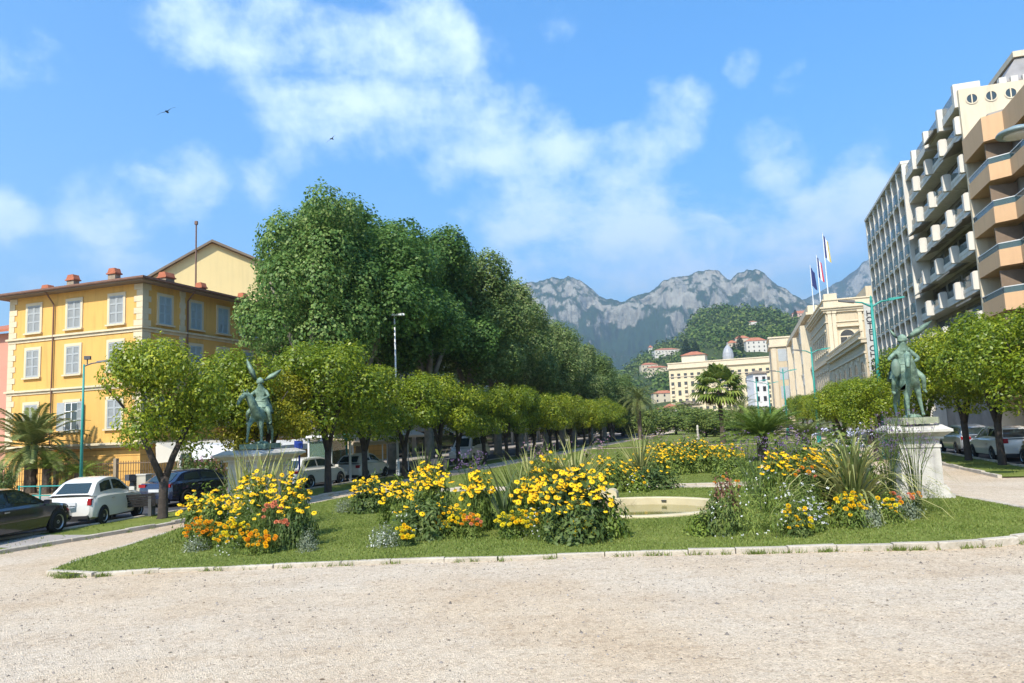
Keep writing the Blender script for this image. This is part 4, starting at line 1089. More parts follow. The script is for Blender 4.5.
for i in range(NB): 
    x0 = .25+i*BW; b.box(x0, x0+.5, -1.6, .2, 24.9, 26.7); b.box(x0+.5, x0+BW, -1.45, -.1, 25.2, 25.8)
b.build("roof_parapet", m_conc, wb_)
for i in range(NB):
    x0 = .25+i*BW; b = MB(); b.box(x0+.9, x0+BW-.2, -.2, -.16, 25.82, 26.6); b.build("roof_glass", mrg, wb_)
GX0, GN, GW = 19.6, 8, 2.83
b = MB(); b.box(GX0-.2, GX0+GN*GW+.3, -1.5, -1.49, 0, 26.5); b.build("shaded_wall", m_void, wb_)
for i in range(GN+1):
    b = MB(); b.box(GX0+i*GW-.17, GX0+i*GW+.17, -1.48, .12, 0, 27.0); b.build("rib", m_conc, wb_)
b = MB(); b.box(.17, GW-.17, -1.45, .1, -.15, .12)     # floor edge of one cell
q = .55
for sx in (0, 1):
    V = []; x_c = .17 if sx == 0 else GW-.17; sg = 1 if sx == 0 else -1
    pr = [(x_c, 2.77), (x_c, 2.77-q)] + [(x_c+sg*q*(1-cos(a)), 2.77-q+q*sin(a)) for a in [pi/2*j/6 for j in range(1,7)]]
    if sx: pr = list(reversed(pr))
    b.extr(pr, -.2, .1, 'y')
me_cell = b.mesh("arched_cell", m_conc)
b = MB(); V = []
for j in range(13): a = pi*j/12; V.append((GW/2-(GW/2-.35)*cos(a), .02-.0*sin(a)+.22*sin(a)))
b.prism(V + [(x_, y_-.05) for x_, y_ in reversed(V)], .125, 1.05); me_cg = b.mesh("cell_glass", mrg)
b = MB(); b.box(.5, GW-.5, -1.485, -1.46, .2, 2.3); me_cw = b.mesh("cell_window", m_glass)
for k in range(8):
    z0 = 3.2+2.95*k
    for i in range(GN):
        o = link("balcony", me_cell, wb_, (GX0+i*GW, 0, z0)); link("glass_panel", me_cg, o); 
        link("window", me_cw, wb_, (GX0+i*GW, 0, z0))
b = MB(); b.box(GX0-.2, GX0+GN*GW+.2, -1.48, .2, 27.003, 27.3); b.build("roof_edge", m_conc, wb_)
# penthouse with sloping metal roof
m_zinc = M("zinc_roof", (.26,.25,.24), .5, .2, .8, metal=.3)
b = MB(); b.box(.6,9,-14,-4.2,25.6,27.2); b.build("penthouse_wall", m_cconc, wb_)
b = MB(); lo = [(.2,-2.9,26.25),(9.5,-2.9,26.25),(9.5,-14.5,26.25),(.2,-14.5,26.25)]; hi = [(1.0,-4.3,28.3),(8.7,-4.3,28.3),(8.7,-14,28.3),(1.0,-14,28.3)]
b.add(lo+hi, [(0,3,2,1),(4,5,6,7)]+[(i,(i+1)%4,4+(i+1)%4,4+i) for i in range(4)]); b.build("penthouse_roof", m_zinc, wb_)
b = MB(); b.box(.8,8.9,-14.2,-4.1,28.303,28.75); b.build("penthouse_parapet", m_cconc, wb_)
for k in range(4): b = MB(); b.box(-.05,.45,-3.2-k*.75,-2.75-k*.75,26.11,26.55); b.build("roof_block", m_conc, wb_)
# hotel sign
def text(body, size, mat_, ext=.02):
    cu = bpy.data.curves.new("lettering", 'FONT'); cu.body = body; cu.size = size; cu.extrude = ext; cu.align_x = 'CENTER'; cu.align_y = 'CENTER'; cu.offset = size*.012
    cu.materials.append(mat_)
    o = bpy.data.objects.new("lettering", cu); COL.objects.link(o); return o
x, y = XY(103.2, HT-.66)
hs = thing("hotel_sign", "tall vertical white sign reading HOTEL CHAMBORD at the hotel's far corner", "sign", (x, y, 0), HR)
b = MB(); b.box(-.06,.06,-.55,.55,5.2,16.6); b.build("panel", M("sign_panel",(.52,.52,.49),.6), hs)
txt = "HOTEL CHAMBORD"; zt = 15.6; m_let = M("sign_letter",(.03,.03,.04),.5)
for ch in txt:
    if ch == ' ': zt -= .5; continue
    t = text(ch, 1.0, m_let); bpy.context.view_layer.update(); me = bpy.data.meshes.new_from_object(t.evaluated_get(bpy.context.evaluated_depsgraph_get())); bpy.data.objects.remove(t)
    t = link("letter", me, hs, (-.09, 0, zt-.4)); t.rotation_euler = (pi/2, 0, -pi/2)
    zt -= .8

# belle epoque palace
m_pal = M("palace_stone", (.56,.46,.31), .85, .07, .3, stain=.2, bump=.05)
m_pal2 = M("palace_trim", (.64,.54,.38), .85, .06, .5, stain=.15)
m_palg = M("palace_dark_glass", (.06,.06,.055), .25, .2)
S0 = 113.0
pa = hotel_root("palace_arcade", "long cream stone arcade wing of arches with a balustrade on top", S0)
b = MB(); b.box(0, 43.8, -10, 0, 0, 12.4); b.build("wall", m_pal, pa)
b = MB(); b.box(-.2,43.8,-9,.5,12.403,12.9); b.box(-.3,43.8,-9,.8,12.903,13.15); b.box(-.1,43.8,-.1,.25,10.9,11.2); b.build("cornice", m_pal2, pa)
b = MB(); b.box(-.1,43.8,.1,.5,13.153,13.35); b.box(-.1,43.8,.08,.52,14.0,14.25)
for i in range(60): b.box(i*.69,i*.69+.3,.18,.42,13.353,13.998)
b.build("balustrade", m_pal2, pa)
def arch_pts(w, h, n=12): return [(-w/2,0),(w/2,0)] + [(w/2*cos(a), h-w/2+w/2*sin(a)) for a in [pi*j/n for j in range(n+1)]]
def arch_window(w, h, nm):
    b = MB(); b.extr(arch_pts(w,h), .004, .03, 'y'); me = b.mesh(nm, m_palg)
    b = MB(); n = 12; o_, i_ = arch_pts(w+.7,h+.35,n)[2:], arch_pts(w,h,n)[2:]
    o_ = [(w/2+.35,0)]+o_+[(-w/2-.35,0)]; i_ = [(w/2,0)]+i_+[(-w/2,0)]
    for j in range(len(o_)-1):
        P_ = [o_[j],o_[j+1],i_[j+1],i_[j]]; V = [(u,.07,v) for u,v in P_]+[(u,.003,v) for u,v in P_]
        b.add(V, [(0,1,2,3),(0,4,5,1),(2,6,7,3)])
    b.box(-.06,.06,.031,.05,0,h-w/2); b.box(-w/2,w/2,.031,.049,h-w/2-.1,h-w/2+.1)
    return me, b.mesh(nm+"_surround", m_pal2)
aw, awf = arch_window(3.4, 8.4, "arch_window")
for i in range(6):
    o = link("window", aw, pa, (3.4+i*6.4, 0, 1.6)); link("surround", awf, o)  # flat dark panels paint the shade of the arch recesses
for i in range(7):
    for dx in (-.55,.55):
        xx = max(.05, .2+i*6.4+dx); b = MB(); b.box(xx-.28, xx+.28, .003, .09, .4, 10.2); b.box(xx-.36, xx+.36, .002, .14, 10.203, 10.8); b.build("pilaster", m_pal2, pa)
pb = hotel_root("palace_pavilion", "tall cream palace pavilion with flags on its roof and a pedimented arched window", 157)
b = MB(); b.box(0,34,-14,0,0,23.5); b.build("wall", m_pal, pb)
b = MB()
for z0, h, d in [(22.6,.4,.4),(23.003,.4,.7),(23.406,.3,1.0),(12.9,.4,.4),(20.6,.25,.2)]: b.box(-d,34+d,-14.5,d,z0,z0+h)
b.build("cornice", m_pal2, pb)
b = MB(); b.box(-.2,34,-14,.2,23.71,25.0); b.box(-.4,34,-14.2,.4,25.003,25.25); b.box(0,2.4,-2.4,0,25.253,26.4); b.build("attic", m_pal2, pb)
b = MB(); b.box(2,28,-13.8,-8,25.26,27.6); b.build("roof_storey", m_pal, pb)
me1, me2 = arch_window(2.6, 4.6, "pavilion_arch_window")
o = link("window", me1, pb, (0,-3.7,14.4), pi/2); link("surround", me2, o)
o = link("window", me1, pb, (0,-10.0,14.4), pi/2); link("surround", me2, o)
b = MB()
for yy in (-.7,-1.5,-6.2,-7.2,-12.6): b.box(-.35,-.004,yy-.35,yy+.35,13.4,22.4); b.box(-.5,-.003,yy-.5,yy+.5,22.403,23.1)
b.box(-.6,-.005,-5.9,-1.9,19.6,20.0); b.build("pilaster", m_pal2, pb)
b = MB(); b.box(-.9,.9,.004,.06,0,3); m3 = b.mesh("palace_window", m_palg); b = MB(); b.box(-1.25,-.9,.003,.07,-.2,3.4); b.box(.9,1.25,.003,.07,-.2,3.4); b.box(-1.4,1.4,.003,.2,3.403,3.8); b.box(-1.4,1.4,.003,.16,-.5,-.203); m4 = b.mesh("palace_window_frame", m_pal2)
for i in range(7):
    for z0 in (15.6, 8.0, 2.2):
        o = link("window", m3, pb, (2.6+i*4.1, 0, z0)); link("frame", m4, o)
pc = hotel_root("palace_wing", "cream palace wing with white bay windows beyond the flagged pavilion", 192)
b = MB(); b.box(0,98,-12,-.5,0,27); b.build("wall", m_pal, pc)
b = MB(); b.box(-.5,98.5,-12,.6,27.003,27.6); b.box(-.5,98.5,-12,.1,27.603,29.2); b.box(-.3,98,-12,-.1,14,14.4); b.build("cornice", m_pal2, pc)
m_bayg = M("pale_bay_glass", (.42,.45,.46), .25, .1)
for k in range(3):
    x0 = 12+k*30
    b = MB(); b.prism([(x0-3.5,-.6),(x0-2.4,1.4),(x0+2.4,1.4),(x0+3.5,-.6)], 3, 25.5); by_ = b.build("bay", m_pal2, pc)
    for z0 in (5,10.3,15.6,20.9):
        b = MB(); b.prism([(x0-3.3,-.5),(x0-2.35,1.46),(x0+2.35,1.46),(x0+3.3,-.5)], z0, z0+3); b.build("bay_window", m_bayg, by_)
for i in range(18):
    if (i*5.4+4.5-12) % 30 < 5 or (i*5.4+4.5-12) % 30 > 25: continue
    for z0 in (21, 15.7, 9.5, 3.4):
        o = link("window", m3, pc, (4.5+i*5.4, -.5, z0)); link("frame", m4, o)
# cream corner pavilion beyond the wing
c = AT(777, 420, 262)
pd = thing("corner_pavilion", "square cream corner pavilion at the end of the palace wing", "building", (c.x, c.y, 0), radians(-17))
b = MB(); b.box(-.2,8.5,0,18,0,27.5); b.build("wall", m_pal, pd)
b = MB(); b.box(-.8,9.1,-.6,18,27.503,28.3); b.box(-.5,8.8,-.35,18,28.303,30.6); b.box(-.9,9.2,-.7,18,30.603,31.1); b.build("cornice", m_pal2, pd)
b = MB(); b.box(.2,3.0,-.06,-.004,0,4.4); m5 = b.mesh("pavilion_window", m_bayg)
b = MB()
for yy in range(4): link("window", m5, pd, (2.0, 0, 2.5+yy*6.6))
b = MB(); b.box(.2,1.5,-.4,-.003,3,27); b.box(7,8.3,-.4,-.003,3,27); b.build("pilaster", m_pal2, pd)

# flags on the pavilion roof
def flag(label, s, h, cols, t=HT+.6, fl=.0):
    x, y = XY(s, t); o = thing("flagpole", label, "flag", (x, y, 25.2), HR, "flagpoles on the palace roof")
    b = MB(); b.tube([(0,0,-.1),(0,0,h)], [.13,.07], 7); b.lathe([(.01,h),(.14,h+.1),(.01,h+.22)], 8); b.build("pole", m_whitem, o)
    n = len(cols); W_, H_ = 1.35, 4.6
    b = MB(); nu = 12; nv = 12
    V = []
    for j in range(nv+1):
        for i in range(nu+1):
            u = i/nu; v = j/nv; V.append((.1*sin(u*14+v*2)*(.3+u), -.1-u*W_*(.75+.25*v)*.8, h-.3-v*H_-u*1.6*(1-.2*v)+.1*sin(u*8)))
    F, MI = [], []
    for j in range(nv):
        for i in range(nu): F.append((j*(nu+1)+i, j*(nu+1)+i+1, (j+1)*(nu+1)+i+1, (j+1)*(nu+1)+i)); MI.append(min(n-1, int(i/nu*n)))
    b.V, b.F, b.M = V, F, MI; b.build("flag_cloth", cols, o, True)
fb, fr, fw, fy = M("flag_blue",(.02,.03,.13),.8), M("flag_red",(.55,.03,.06),.8), M("flag_white",(.75,.75,.73),.8), M("flag_gold",(.55,.45,.15),.8)
flag("leftmost flagpole with a dark navy flag hanging limp on the palace roof", 188, 13.0, [fb], HT+1.0)
flag("middle flagpole with a blue white and red flag on the palace roof", 172.5, 12.2, [fb,fw,fr], HT+1.0)
flag("tallest flagpole with a blue white and yellow flag at the palace roof's near corner", 158, 13.6, [fb,fw,fy], HT+1.0)

# far cream hotel facing the camera
D = 345; pL = AT(672, 420, D*1.06); pR = AT(790, 420, D)
rz = atan2(pR.y-pL.y, pR.x-pL.x); W_ = hypot(pR.x-pL.x, pR.y-pL.y)
fh = thing("grand_hotel", "big cream hotel closing the view behind the fan palm", "building", (pL.x, pL.y, 0), rz)
b = MB(); b.box(0,W_,0,16,-.4,28.5); b.build("wall", M("hotel_cream",(.62,.53,.34),.85,.05,.2,stain=.1), fh)
b = MB(); b.box(-.6,W_,-.9,16,28.503,29.1); b.box(-.3,W_,-.3,15.7,29.103,31.0); b.box(-.6,W_,-.6,16,31.003,31.5); b.box(-.1,W_,-.25,-.004,24.4,24.8); b.box(-.1,W_,-.2,-.004,6.4,6.8); b.build("cornice", m_pal2, fh)
b = MB(); b.box(-.75,.75,-.05,-.004,0,2.5); me6 = b.mesh("hotel_window", m_palg)
b = MB(); b.box(-.75,.75,-.8,-.003,-.25,-.05); b.box(-.75,.75,-.8,-.72,-.048,.8); me7 = b.mesh("hotel_window_balcony", m_pal2)
n = 17
for f_ in range(6):
    for i in range(n):
        o = link("window", me6, fh, ((i+.5)*W_/n, 0, 2.6+f_*4.2))
        if f_ < 5 and i % 2 == 0: link("balcony", me7, o)
b = MB(); hip(b, 12, 9, 0, 2.0); b.V = [(x_+12, y_+2, z_+35.0) for x_, y_, z_ in b.V]; b.build("roof", m_rtile, fh)
b = MB(); b.box(6.3,17.7,2.3,10.7,31.5,34.99); b.build("penthouse", M("hotel_pent",(.62,.55,.42),.85), fh)
b = MB(); b.lathe([(2.6,31.5),(2.7,33.2),(2.5,35),(1.9,36.8),(.9,38.2),(.25,38.8),(.1,40.2)], 14, (28.5,5,0)); b.build("dome", M("zinc_dome",(.34,.35,.36),.5,.1,.5), fh)
b = MB(); b.box(3,7.5,-1.4,-.05,10.2,10.4); b.build("awning", M("red_awning",(.45,.14,.08),.8), fh)
def small_far(name, label, x0, x1, ytop, D, mat_, rows, cols, roofm=None, fl=3.2):
    a, c = AT(x0, 425, D), AT(x1, 425, D); w = (c-a).length; h = AT((x0+x1)/2, ytop, D).z
    o = thing(name, label, "building", (a.x, a.y, 0), atan2(c.y-a.y, c.x-a.x))
    b = MB(); b.box(0,w,0,w*.7+4,-.4,h); b.build("wall", mat_, o)
    b = MB(); hip(b, w, w*.7+4, 0, 1.4, .5); b.V = [(x_+w/2,y_,z_+h+.02) for x_,y_,z_ in b.V]; b.build("roof", roofm or m_rtile, o)
    b = MB(); b.box(-.5,.5,-.05,-.004,0,1.6); me = b.mesh("far_window", m_dark)
    for r_ in range(rows):
        for k in range(cols): link("window", me, o, ((k+.5)*w/cols, 0, h-2.6-r_*fl))
    return o
small_far("town_house", "narrow white modern house with dark balconies beside the corner pavilion", 757, 771, 373, 240, M("house_white",(.66,.66,.66),.7), 4, 2, m_soffit)
small_far("town_house", "low cream house with a flat red roof left of the fan palm", 664, 684, 408, 210, wallm[1], 2, 4)
small_far("town_house", "beige house wall half behind the bushes at the far hotel's foot", 684, 701, 404, 230, wallm[2], 2, 2, m_soffit)

# ------------------------------------------------------------------ statues on pedestals
m_bronze = M("verdigris_bronze", (.06,.105,.075), .6, col2=(.27,.38,.27), scale=4.5, bump=.5, bscale=11, spec=.4)
m_marble = M("pedestal_stone", (.43,.40,.34), .88, col2=(.64,.60,.52), scale=1.8, bump=.3, bscale=10, stain=.5)
m_mossy = M("mossy_stone", (.20,.22,.13), .9, col2=(.38,.38,.27), scale=2.5, bump=.4, bscale=12)
def skin(name, J, E_, root, mat_, sub=2):
    names = list(J); me = bpy.data.meshes.new(name)
    me.from_pydata([J[k][0] for k in names], [(names.index(a), names.index(c)) for a, c in E_], [])
    o = bpy.data.objects.new(name+"_tmp", me); COL.objects.link(o)
    sk = o.modifiers.new("s", 'SKIN'); sk.use_smooth_shade = True
    for i, k in enumerate(names):
        v = me.skin_vertices[0].data[i]; r_ = J[k][1]; v.radius = r_ if isinstance(r_, tuple) else (r_, r_); v.use_root = (k == root)
    ss_ = o.modifiers.new("u", 'SUBSURF'); ss_.levels = sub; ss_.render_levels = sub
    dg = bpy.context.evaluated_depsgraph_get(); ev = o.evaluated_get(dg); m2 = bpy.data.meshes.new_from_object(ev)
    m2.name = name; bpy.data.objects.remove(o); bpy.data.meshes.remove(me)
    m2.materials.clear(); m2.materials.append(mat_)
    m2.polygons.foreach_set('use_smooth', [True]*len(m2.polygons)); return m2
def plate(prof, th, mat_, name, par, M4):      # flat shape in x/z given real thickness, bulged in the middle
    b = MB(); n = len(prof); cx_ = sum(p[0] for p in prof)/n; cz_ = sum(p[1] for p in prof)/n
    V = [(x,0,z) for x,z in prof] + [(cx_,-th,cz_),(cx_,th,cz_)]
    F = [(i,(i+1)%n,n) for i in range(n)] + [((i+1)%n,i,n+1) for i in range(n)]
    b.add([M4 @ Vector(v) for v in V], F); return b.build(name, mat_, par, True)
def equestrian(label, loc, rz, sc, k):
    o = thing("equestrian_statue", label, "statue", loc, rz, None, sc); sx = -.15 if k else -.27
    J = dict(pelvis=((0,.5,1.24),.31), belly=((0,0,1.2),.34), chest=((0,-.52,1.26),.31), breast=((0,-.78,1.3),.22), nk1=((sx*.3,-.9,1.56),.21), nk2=((sx*.8,-1.02,1.83),.16),
             poll=((sx*1.3,-1.14,2.02),.125), face=((sx*1.8,-1.36,1.84),.105), muz=((sx*2.1,-1.5,1.62),.072), nose=((sx*2.15,-1.54,1.55),.06), rump=((0,.82,1.2),.25), t1=((0,1.08,1.16),.07), t2=((0,1.22,.8),.09), t3=((0,1.2,.4),.03),
             hL=((-.2,.62,1.0),.19), stL=((-.22,.48,.82),.13), hkL=((-.22,.92,.53),.075), fL=((-.22,.86,.16),.05), oL=((-.22,.79,.04),.075),
             hR=((.2,.62,1.0),.19), stR=((.22,.60,.80),.13), hkR=((.22,1.1,.55),.075), fR=((.22,1.10,.16),.05), oR=((.22,1.03,.04),.075))
    if k == 0:
        J.update(sL=((-.2,-.6,1.02),.15), kL=((-.25,-.98,.72),.085), aL=((-.30,-1.02,.24),.05), uL=((-.31,-1.1,.05),.075),
                 sR=((.2,-.55,1.0),.15), kR=((.2,-.58,.55),.08), aR=((.2,-.55,.16),.05), uR=((.2,-.6,.04),.075))
    else:
        J.update(sL=((-.19,-.58,1.02),.15), kL=((-.2,-.62,.56),.08), aL=((-.2,-.6,.16),.05), uL=((-.2,-.66,.04),.075),
                 sR=((.2,-.5,1.0),.15), kR=((.28,-.42,.56),.08), aR=((.36,-.36,.16),.05), uR=((.38,-.4,.04),.075))
    E_ = [('pelvis','belly'),('belly','chest'),('chest','breast'),('breast','nk1'),('nk1','nk2'),('nk2','poll'),('poll','face'),('face','muz'),('muz','nose'),('pelvis','rump'),('rump','t1'),('t1','t2'),('t2','t3'),
          ('pelvis','hL'),('hL','stL'),('stL','hkL'),('hkL','fL'),('fL','oL'),('pelvis','hR'),('hR','stR'),('stR','hkR'),('hkR','fR'),('fR','oR'),
          ('chest','sL'),('sL','kL'),('kL','aL'),('aL','uL'),('chest','sR'),('sR','kR'),('kR','aR'),('aR','uR')]
    h = link("horse", skin("horse", J, E_, 'pelvis', m_bronze), o, scale=(.86,1,1))
    for s_ in (-1,1):
        b = MB(); c = J['poll'][0]; b.tube([(c[0]+s_*.07,c[1]+.02,c[2]+.06),(c[0]+s_*.09,c[1]-.01,c[2]+.2)], [.045,.008], 6); b.build("ear", m_bronze, h, True)
    b = MB(); b.tube([(sx*1.2,-1.0,2.1),(sx*.7,-.86,1.92),(sx*.2,-.68,1.66),(0,-.5,1.55)], [.05,.09,.09,.04], 7); b.build("mane", m_bronze, h, True)
    b = MB(); b.lathe([(.30,-.05),(.38,.0),(.40,.06),(.2,.1)], 14, (0,.02,1.48)); b.V = [(x*1.05,(y)*1.2,z - abs(x)*.35) for x,y,z in b.V]; b.build("saddle", m_bronze, h, True)
    R_ = dict(pel=((0,.05,1.66),.19), wst=((0,.03,1.9),.155), che=((0,-.02,2.14),.2), nec=((0,-.04,2.36),.095), hed=((0,-.07,2.47),.135), top=((0,-.06,2.60),.105), nos=((0,-.21,2.47),.028),
              hl=((-.2,-.05,1.58),.13), kl=((-.43,-.38,1.28),.09), al=((-.46,-.2,.86),.055), fl=((-.47,-.4,.80),.045), hr=((.2,-.05,1.58),.13), kr=((.43,-.38,1.28),.09), ar=((.46,-.2,.86),.055), fr=((.47,-.4,.80),.045),
              shl=((-.23,-.02,2.16),.08), shr=((.23,-.02,2.16),.08))
    if k == 0: R_.update(ell=((-.38,-.25,1.98),.065), hal=((-.22,-.52,1.86),.05), elr=((.38,-.18,1.95),.065), har=((.18,-.48,1.82),.05))
    else: R_.update(ell=((-.45,-.15,1.98),.065), hal=((-.55,-.42,1.9),.05), elr=((.42,-.12,1.92),.065), har=((.22,-.45,1.82),.05))
    E2 = [('pel','wst'),('wst','che'),('che','nec'),('nec','hed'),('hed','top'),('hed','nos'),('pel','hl'),('hl','kl'),('kl','al'),('al','fl'),('pel','hr'),('hr','kr'),('kr','ar'),('ar','fr'),('che','shl'),('shl','ell'),('ell','hal'),('che','shr'),('shr','elr'),('elr','har')]
    r_ = link("rider", skin("rider", R_, E2, 'pel', m_bronze), o)
    b = MB(); b.lathe([(.165,-.02),(.155,.02),(.15,.07),(.135,.14),(.07,.20),(.01,.23)], 14, (0,-.06,2.53)); hm = b.build("helmet", m_bronze, r_, True)
    # helmet wings: long tapering plates
    wl = [(0,0),(.10,.10),(.16,.40),(.13,.75),(.03,1.02),(-.02,.8),(-.07,.4)]
    for s_, (L_, ang, az) in zip((-1,1), ((1.05,.42,-.1),(.9,.98,.3)) if k == 0 else ((.42,.55,-.2),(1.0,.98,.1))):
        M4 = Matrix.Translation((s_*.12,-.05,2.62)) @ Matrix.Rotation(az,4,'Z') @ Matrix.Rotation(s_*ang,4,'Y') @ Matrix.Diagonal((L_*s_*1.05,L_,L_,1))
        plate(wl, .035, m_bronze, "helmet_wing", r_, M4)
    # tunic skirt and cloak over the horse's back
    b = MB(); n = 16
    for (r0,z0),(r1,z1) in zip([(.2,1.95),(.3,1.75),(.42,1.5)],[(.3,1.75),(.42,1.5),(.46,1.3)]):
        V = [((r0*(1+.06*sin(5*a)))*cos(a), .05+r0*sin(a), z0) for a in [2*pi*i/n for i in range(n)]] + [((r1*(1+.09*sin(5*a)))*cos(a), .05+r1*sin(a)*1.1, z1) for a in [2*pi*i/n for i in range(n)]]
        b.add(V, [(i,(i+1)%n,n+(i+1)%n,n+i) for i in range(n)])
    b.build("tunic", m_bronze, r_, True)
    b = MB(); V = []
    for j in range(7):
        v = j/6
        for i in range(9):
            a = (i/8-.5)*2.6; rad = .24+.26*v; V.append((rad*sin(a)*1.05+.02*sin(i*2.2), .06+.15*v+rad*cos(a)*.9, 2.22-1.0*v+.03*cos(i*1.9)))
    b.add(V, [(j*9+i,j*9+i+1,(j+1)*9+i+1,(j+1)*9+i) for j in range(6) for i in range(8)]); b.build("cloak", m_bronze, r_, True)
    if k:
        b = MB(); b.lathe([(.01,.09),(.12,.08),(.3,.04),(.42,0),(.43,-.03),(.01,-.02)], 20); Rm = Matrix.Translation((-.40,-.55,1.62)) @ Matrix.Rotation(radians(-28),4,'Z') @ Matrix.Rotation(radians(82),4,'X') @ Matrix.Diagonal((.34,.72,.8,1))
        b.V = [tuple(Rm @ Vector(v)) for v in b.V]; b.build("shield", M("pale_verdigris",(.13,.19,.14),.6,.35,4), o, True)
    b = MB(); b.prism([(-.5,-1.2),(.5,-1.2),(.56,-1.1),(.56,1.1),(.48,1.2),(-.48,1.2),(-.56,1.1),(-.56,-1.1)], -.2, 0); b.build("base_slab", m_mossy if k else m_bronze, o)
    b = MB(); b.lathe([(.3,0),(.26,.06),(.12,.11),(.01,.12)], 10, (.05,-.1,0)); b.build("rock", m_bronze, o, True)
    return o
def pedestal(label, x, y, rz, mat_):
    o = thing("pedestal", label, "pedestal", (x, y, .05), rz, None, (.80,.84,1))
    b = MB(); b.box(-.92,.92,-1.3,1.3,-.1,.12); b.box(-.80,.80,-1.18,1.18,.123,.3); b.box(-.74,.74,-1.12,1.12,.303,.36); b.build("plinth", mat_, o)
    b = MB(); b.box(-.66,.66,-1.04,1.04,.363,1.42); b.build("die", mat_, o)
    b = MB(); b.box(-.70,.70,-1.08,1.08,1.423,1.50); b.box(-.655,.655,-1.035,1.035,1.503,1.66); b.box(-.78,.78,-1.16,1.16,1.663,1.73); 
    def ring(w,l,z): return [(-w,-l,z),(w,-l,z),(w,l,z),(-w,l,z)]
    R3 = [ring(.80,1.18,1.733), ring(.96,1.34,1.82), ring(1.04,1.42,1.86), ring(1.04,1.42,1.93), ring(.94,1.32,1.97), ring(.76,1.46-.3,2.06)]
    V = [v for r_ in R3 for v in r_]; F = [(3,2,1,0)] + [(4*i+j,4*i+(j+1)%4,4*i+4+(j+1)%4,4*i+4+j) for i in range(5) for j in range(4)] + [(20,21,22,23)]
    b.add(V, F); b.build("cornice", mat_, o); return o
px_, py_ = XY(24.75, 4.75)
pedestal("pale stone pedestal with a moulded cap carrying the right rider statue", px_, py_, radians(-17), m_marble)
equestrian("green bronze rider with a shield on horseback on the right pedestal", (px_, py_, 2.33), radians(-14), .91, 1)
lx_, ly_ = XY(23.9, -17.3)
_o = pedestal("stone pedestal behind the left flower bed carrying the winged rider", lx_, ly_, radians(-17), m_marble); _o.scale = (.98,1,1)
equestrian("green bronze rider with tall helmet wings on horseback on the left pedestal", (lx_, ly_, 2.33), radians(4), .9, 0)

# ------------------------------------------------------------------ cars
m_tyre = M("tyre_rubber", (.018,.018,.018), .85)
m_rim = M("wheel_rim", (.42,.42,.43), .35, .05, 2, metal=.7)
m_cglass = GLASS("car_glass", (.022,.035,.035), .04)
m_red = M("tail_lamp", (.32,.012,.015), .25, .1)
m_lampw = M("head_lamp", (.6,.6,.6), .15)
m_black = M("black_plastic", (.02,.02,.02), .6)
m_plate = M("number_plate", (.62,.62,.60), .5)
WH = {}
def wheel_mesh(r, w=.2):
    if (r,w) in WH: return WH[(r,w)]
    b = MB(); b.lathe([(r*.66,w/2),(r*.9,w/2),(r,w*.3),(r,-w*.3),(r*.9,-w/2),(r*.66,-w/2)], 24); b.F = b.F[:-2]; b.M = b.M[:-2]; b.V = [(x,z,y) for x,y,z in b.V]; t = b.mesh("tyre", m_tyre, True)
    b = MB(); b.lathe([(.01,w*.34),(r*.16,w*.40),(r*.17,w*.3),(r*.55,w*.32),(r*.67,w*.48),(r*.67,-w*.4)], 20); b.V = [(x,z,y) for x,y,z in b.V]
    q = b.mesh("rim", m_rim, False)
    b = MB()
    for i in range(5):
        a = 2*pi*i/5+.3; a2 = a+2*pi/10
        V = [(r*rr_*cos(a2+d), w*.42, r*rr_*sin(a2+d)) for rr_, d in ((.24,-.25),(.55,-.3),(.55,.3),(.24,.25))]; b.add(V, [(0,1,2,3)])
    g = b.mesh("spoke_gap", m_black)
    WH[(r,w)] = (t, q, g); return WH[(r,w)]
def spline(P, k):
    out = []
    for i in range(len(P)-1):
        a, b_, c, d = P[max(0,i-1)], P[i], P[i+1], P[min(len(P)-1,i+2)]
        for j in range(k):
            t = j/k; out.append(tuple(b_[q] + (c[q]-b_[q])*t if q == 0 else .5*(2*b_[q]+(c[q]-a[q])*t+(2*a[q]-5*b_[q]+4*c[q]-d[q])*t*t+(3*b_[q]-a[q]-3*c[q]+d[q])*t**3) for q in range(len(b_))))
    return out + [tuple(P[-1])]
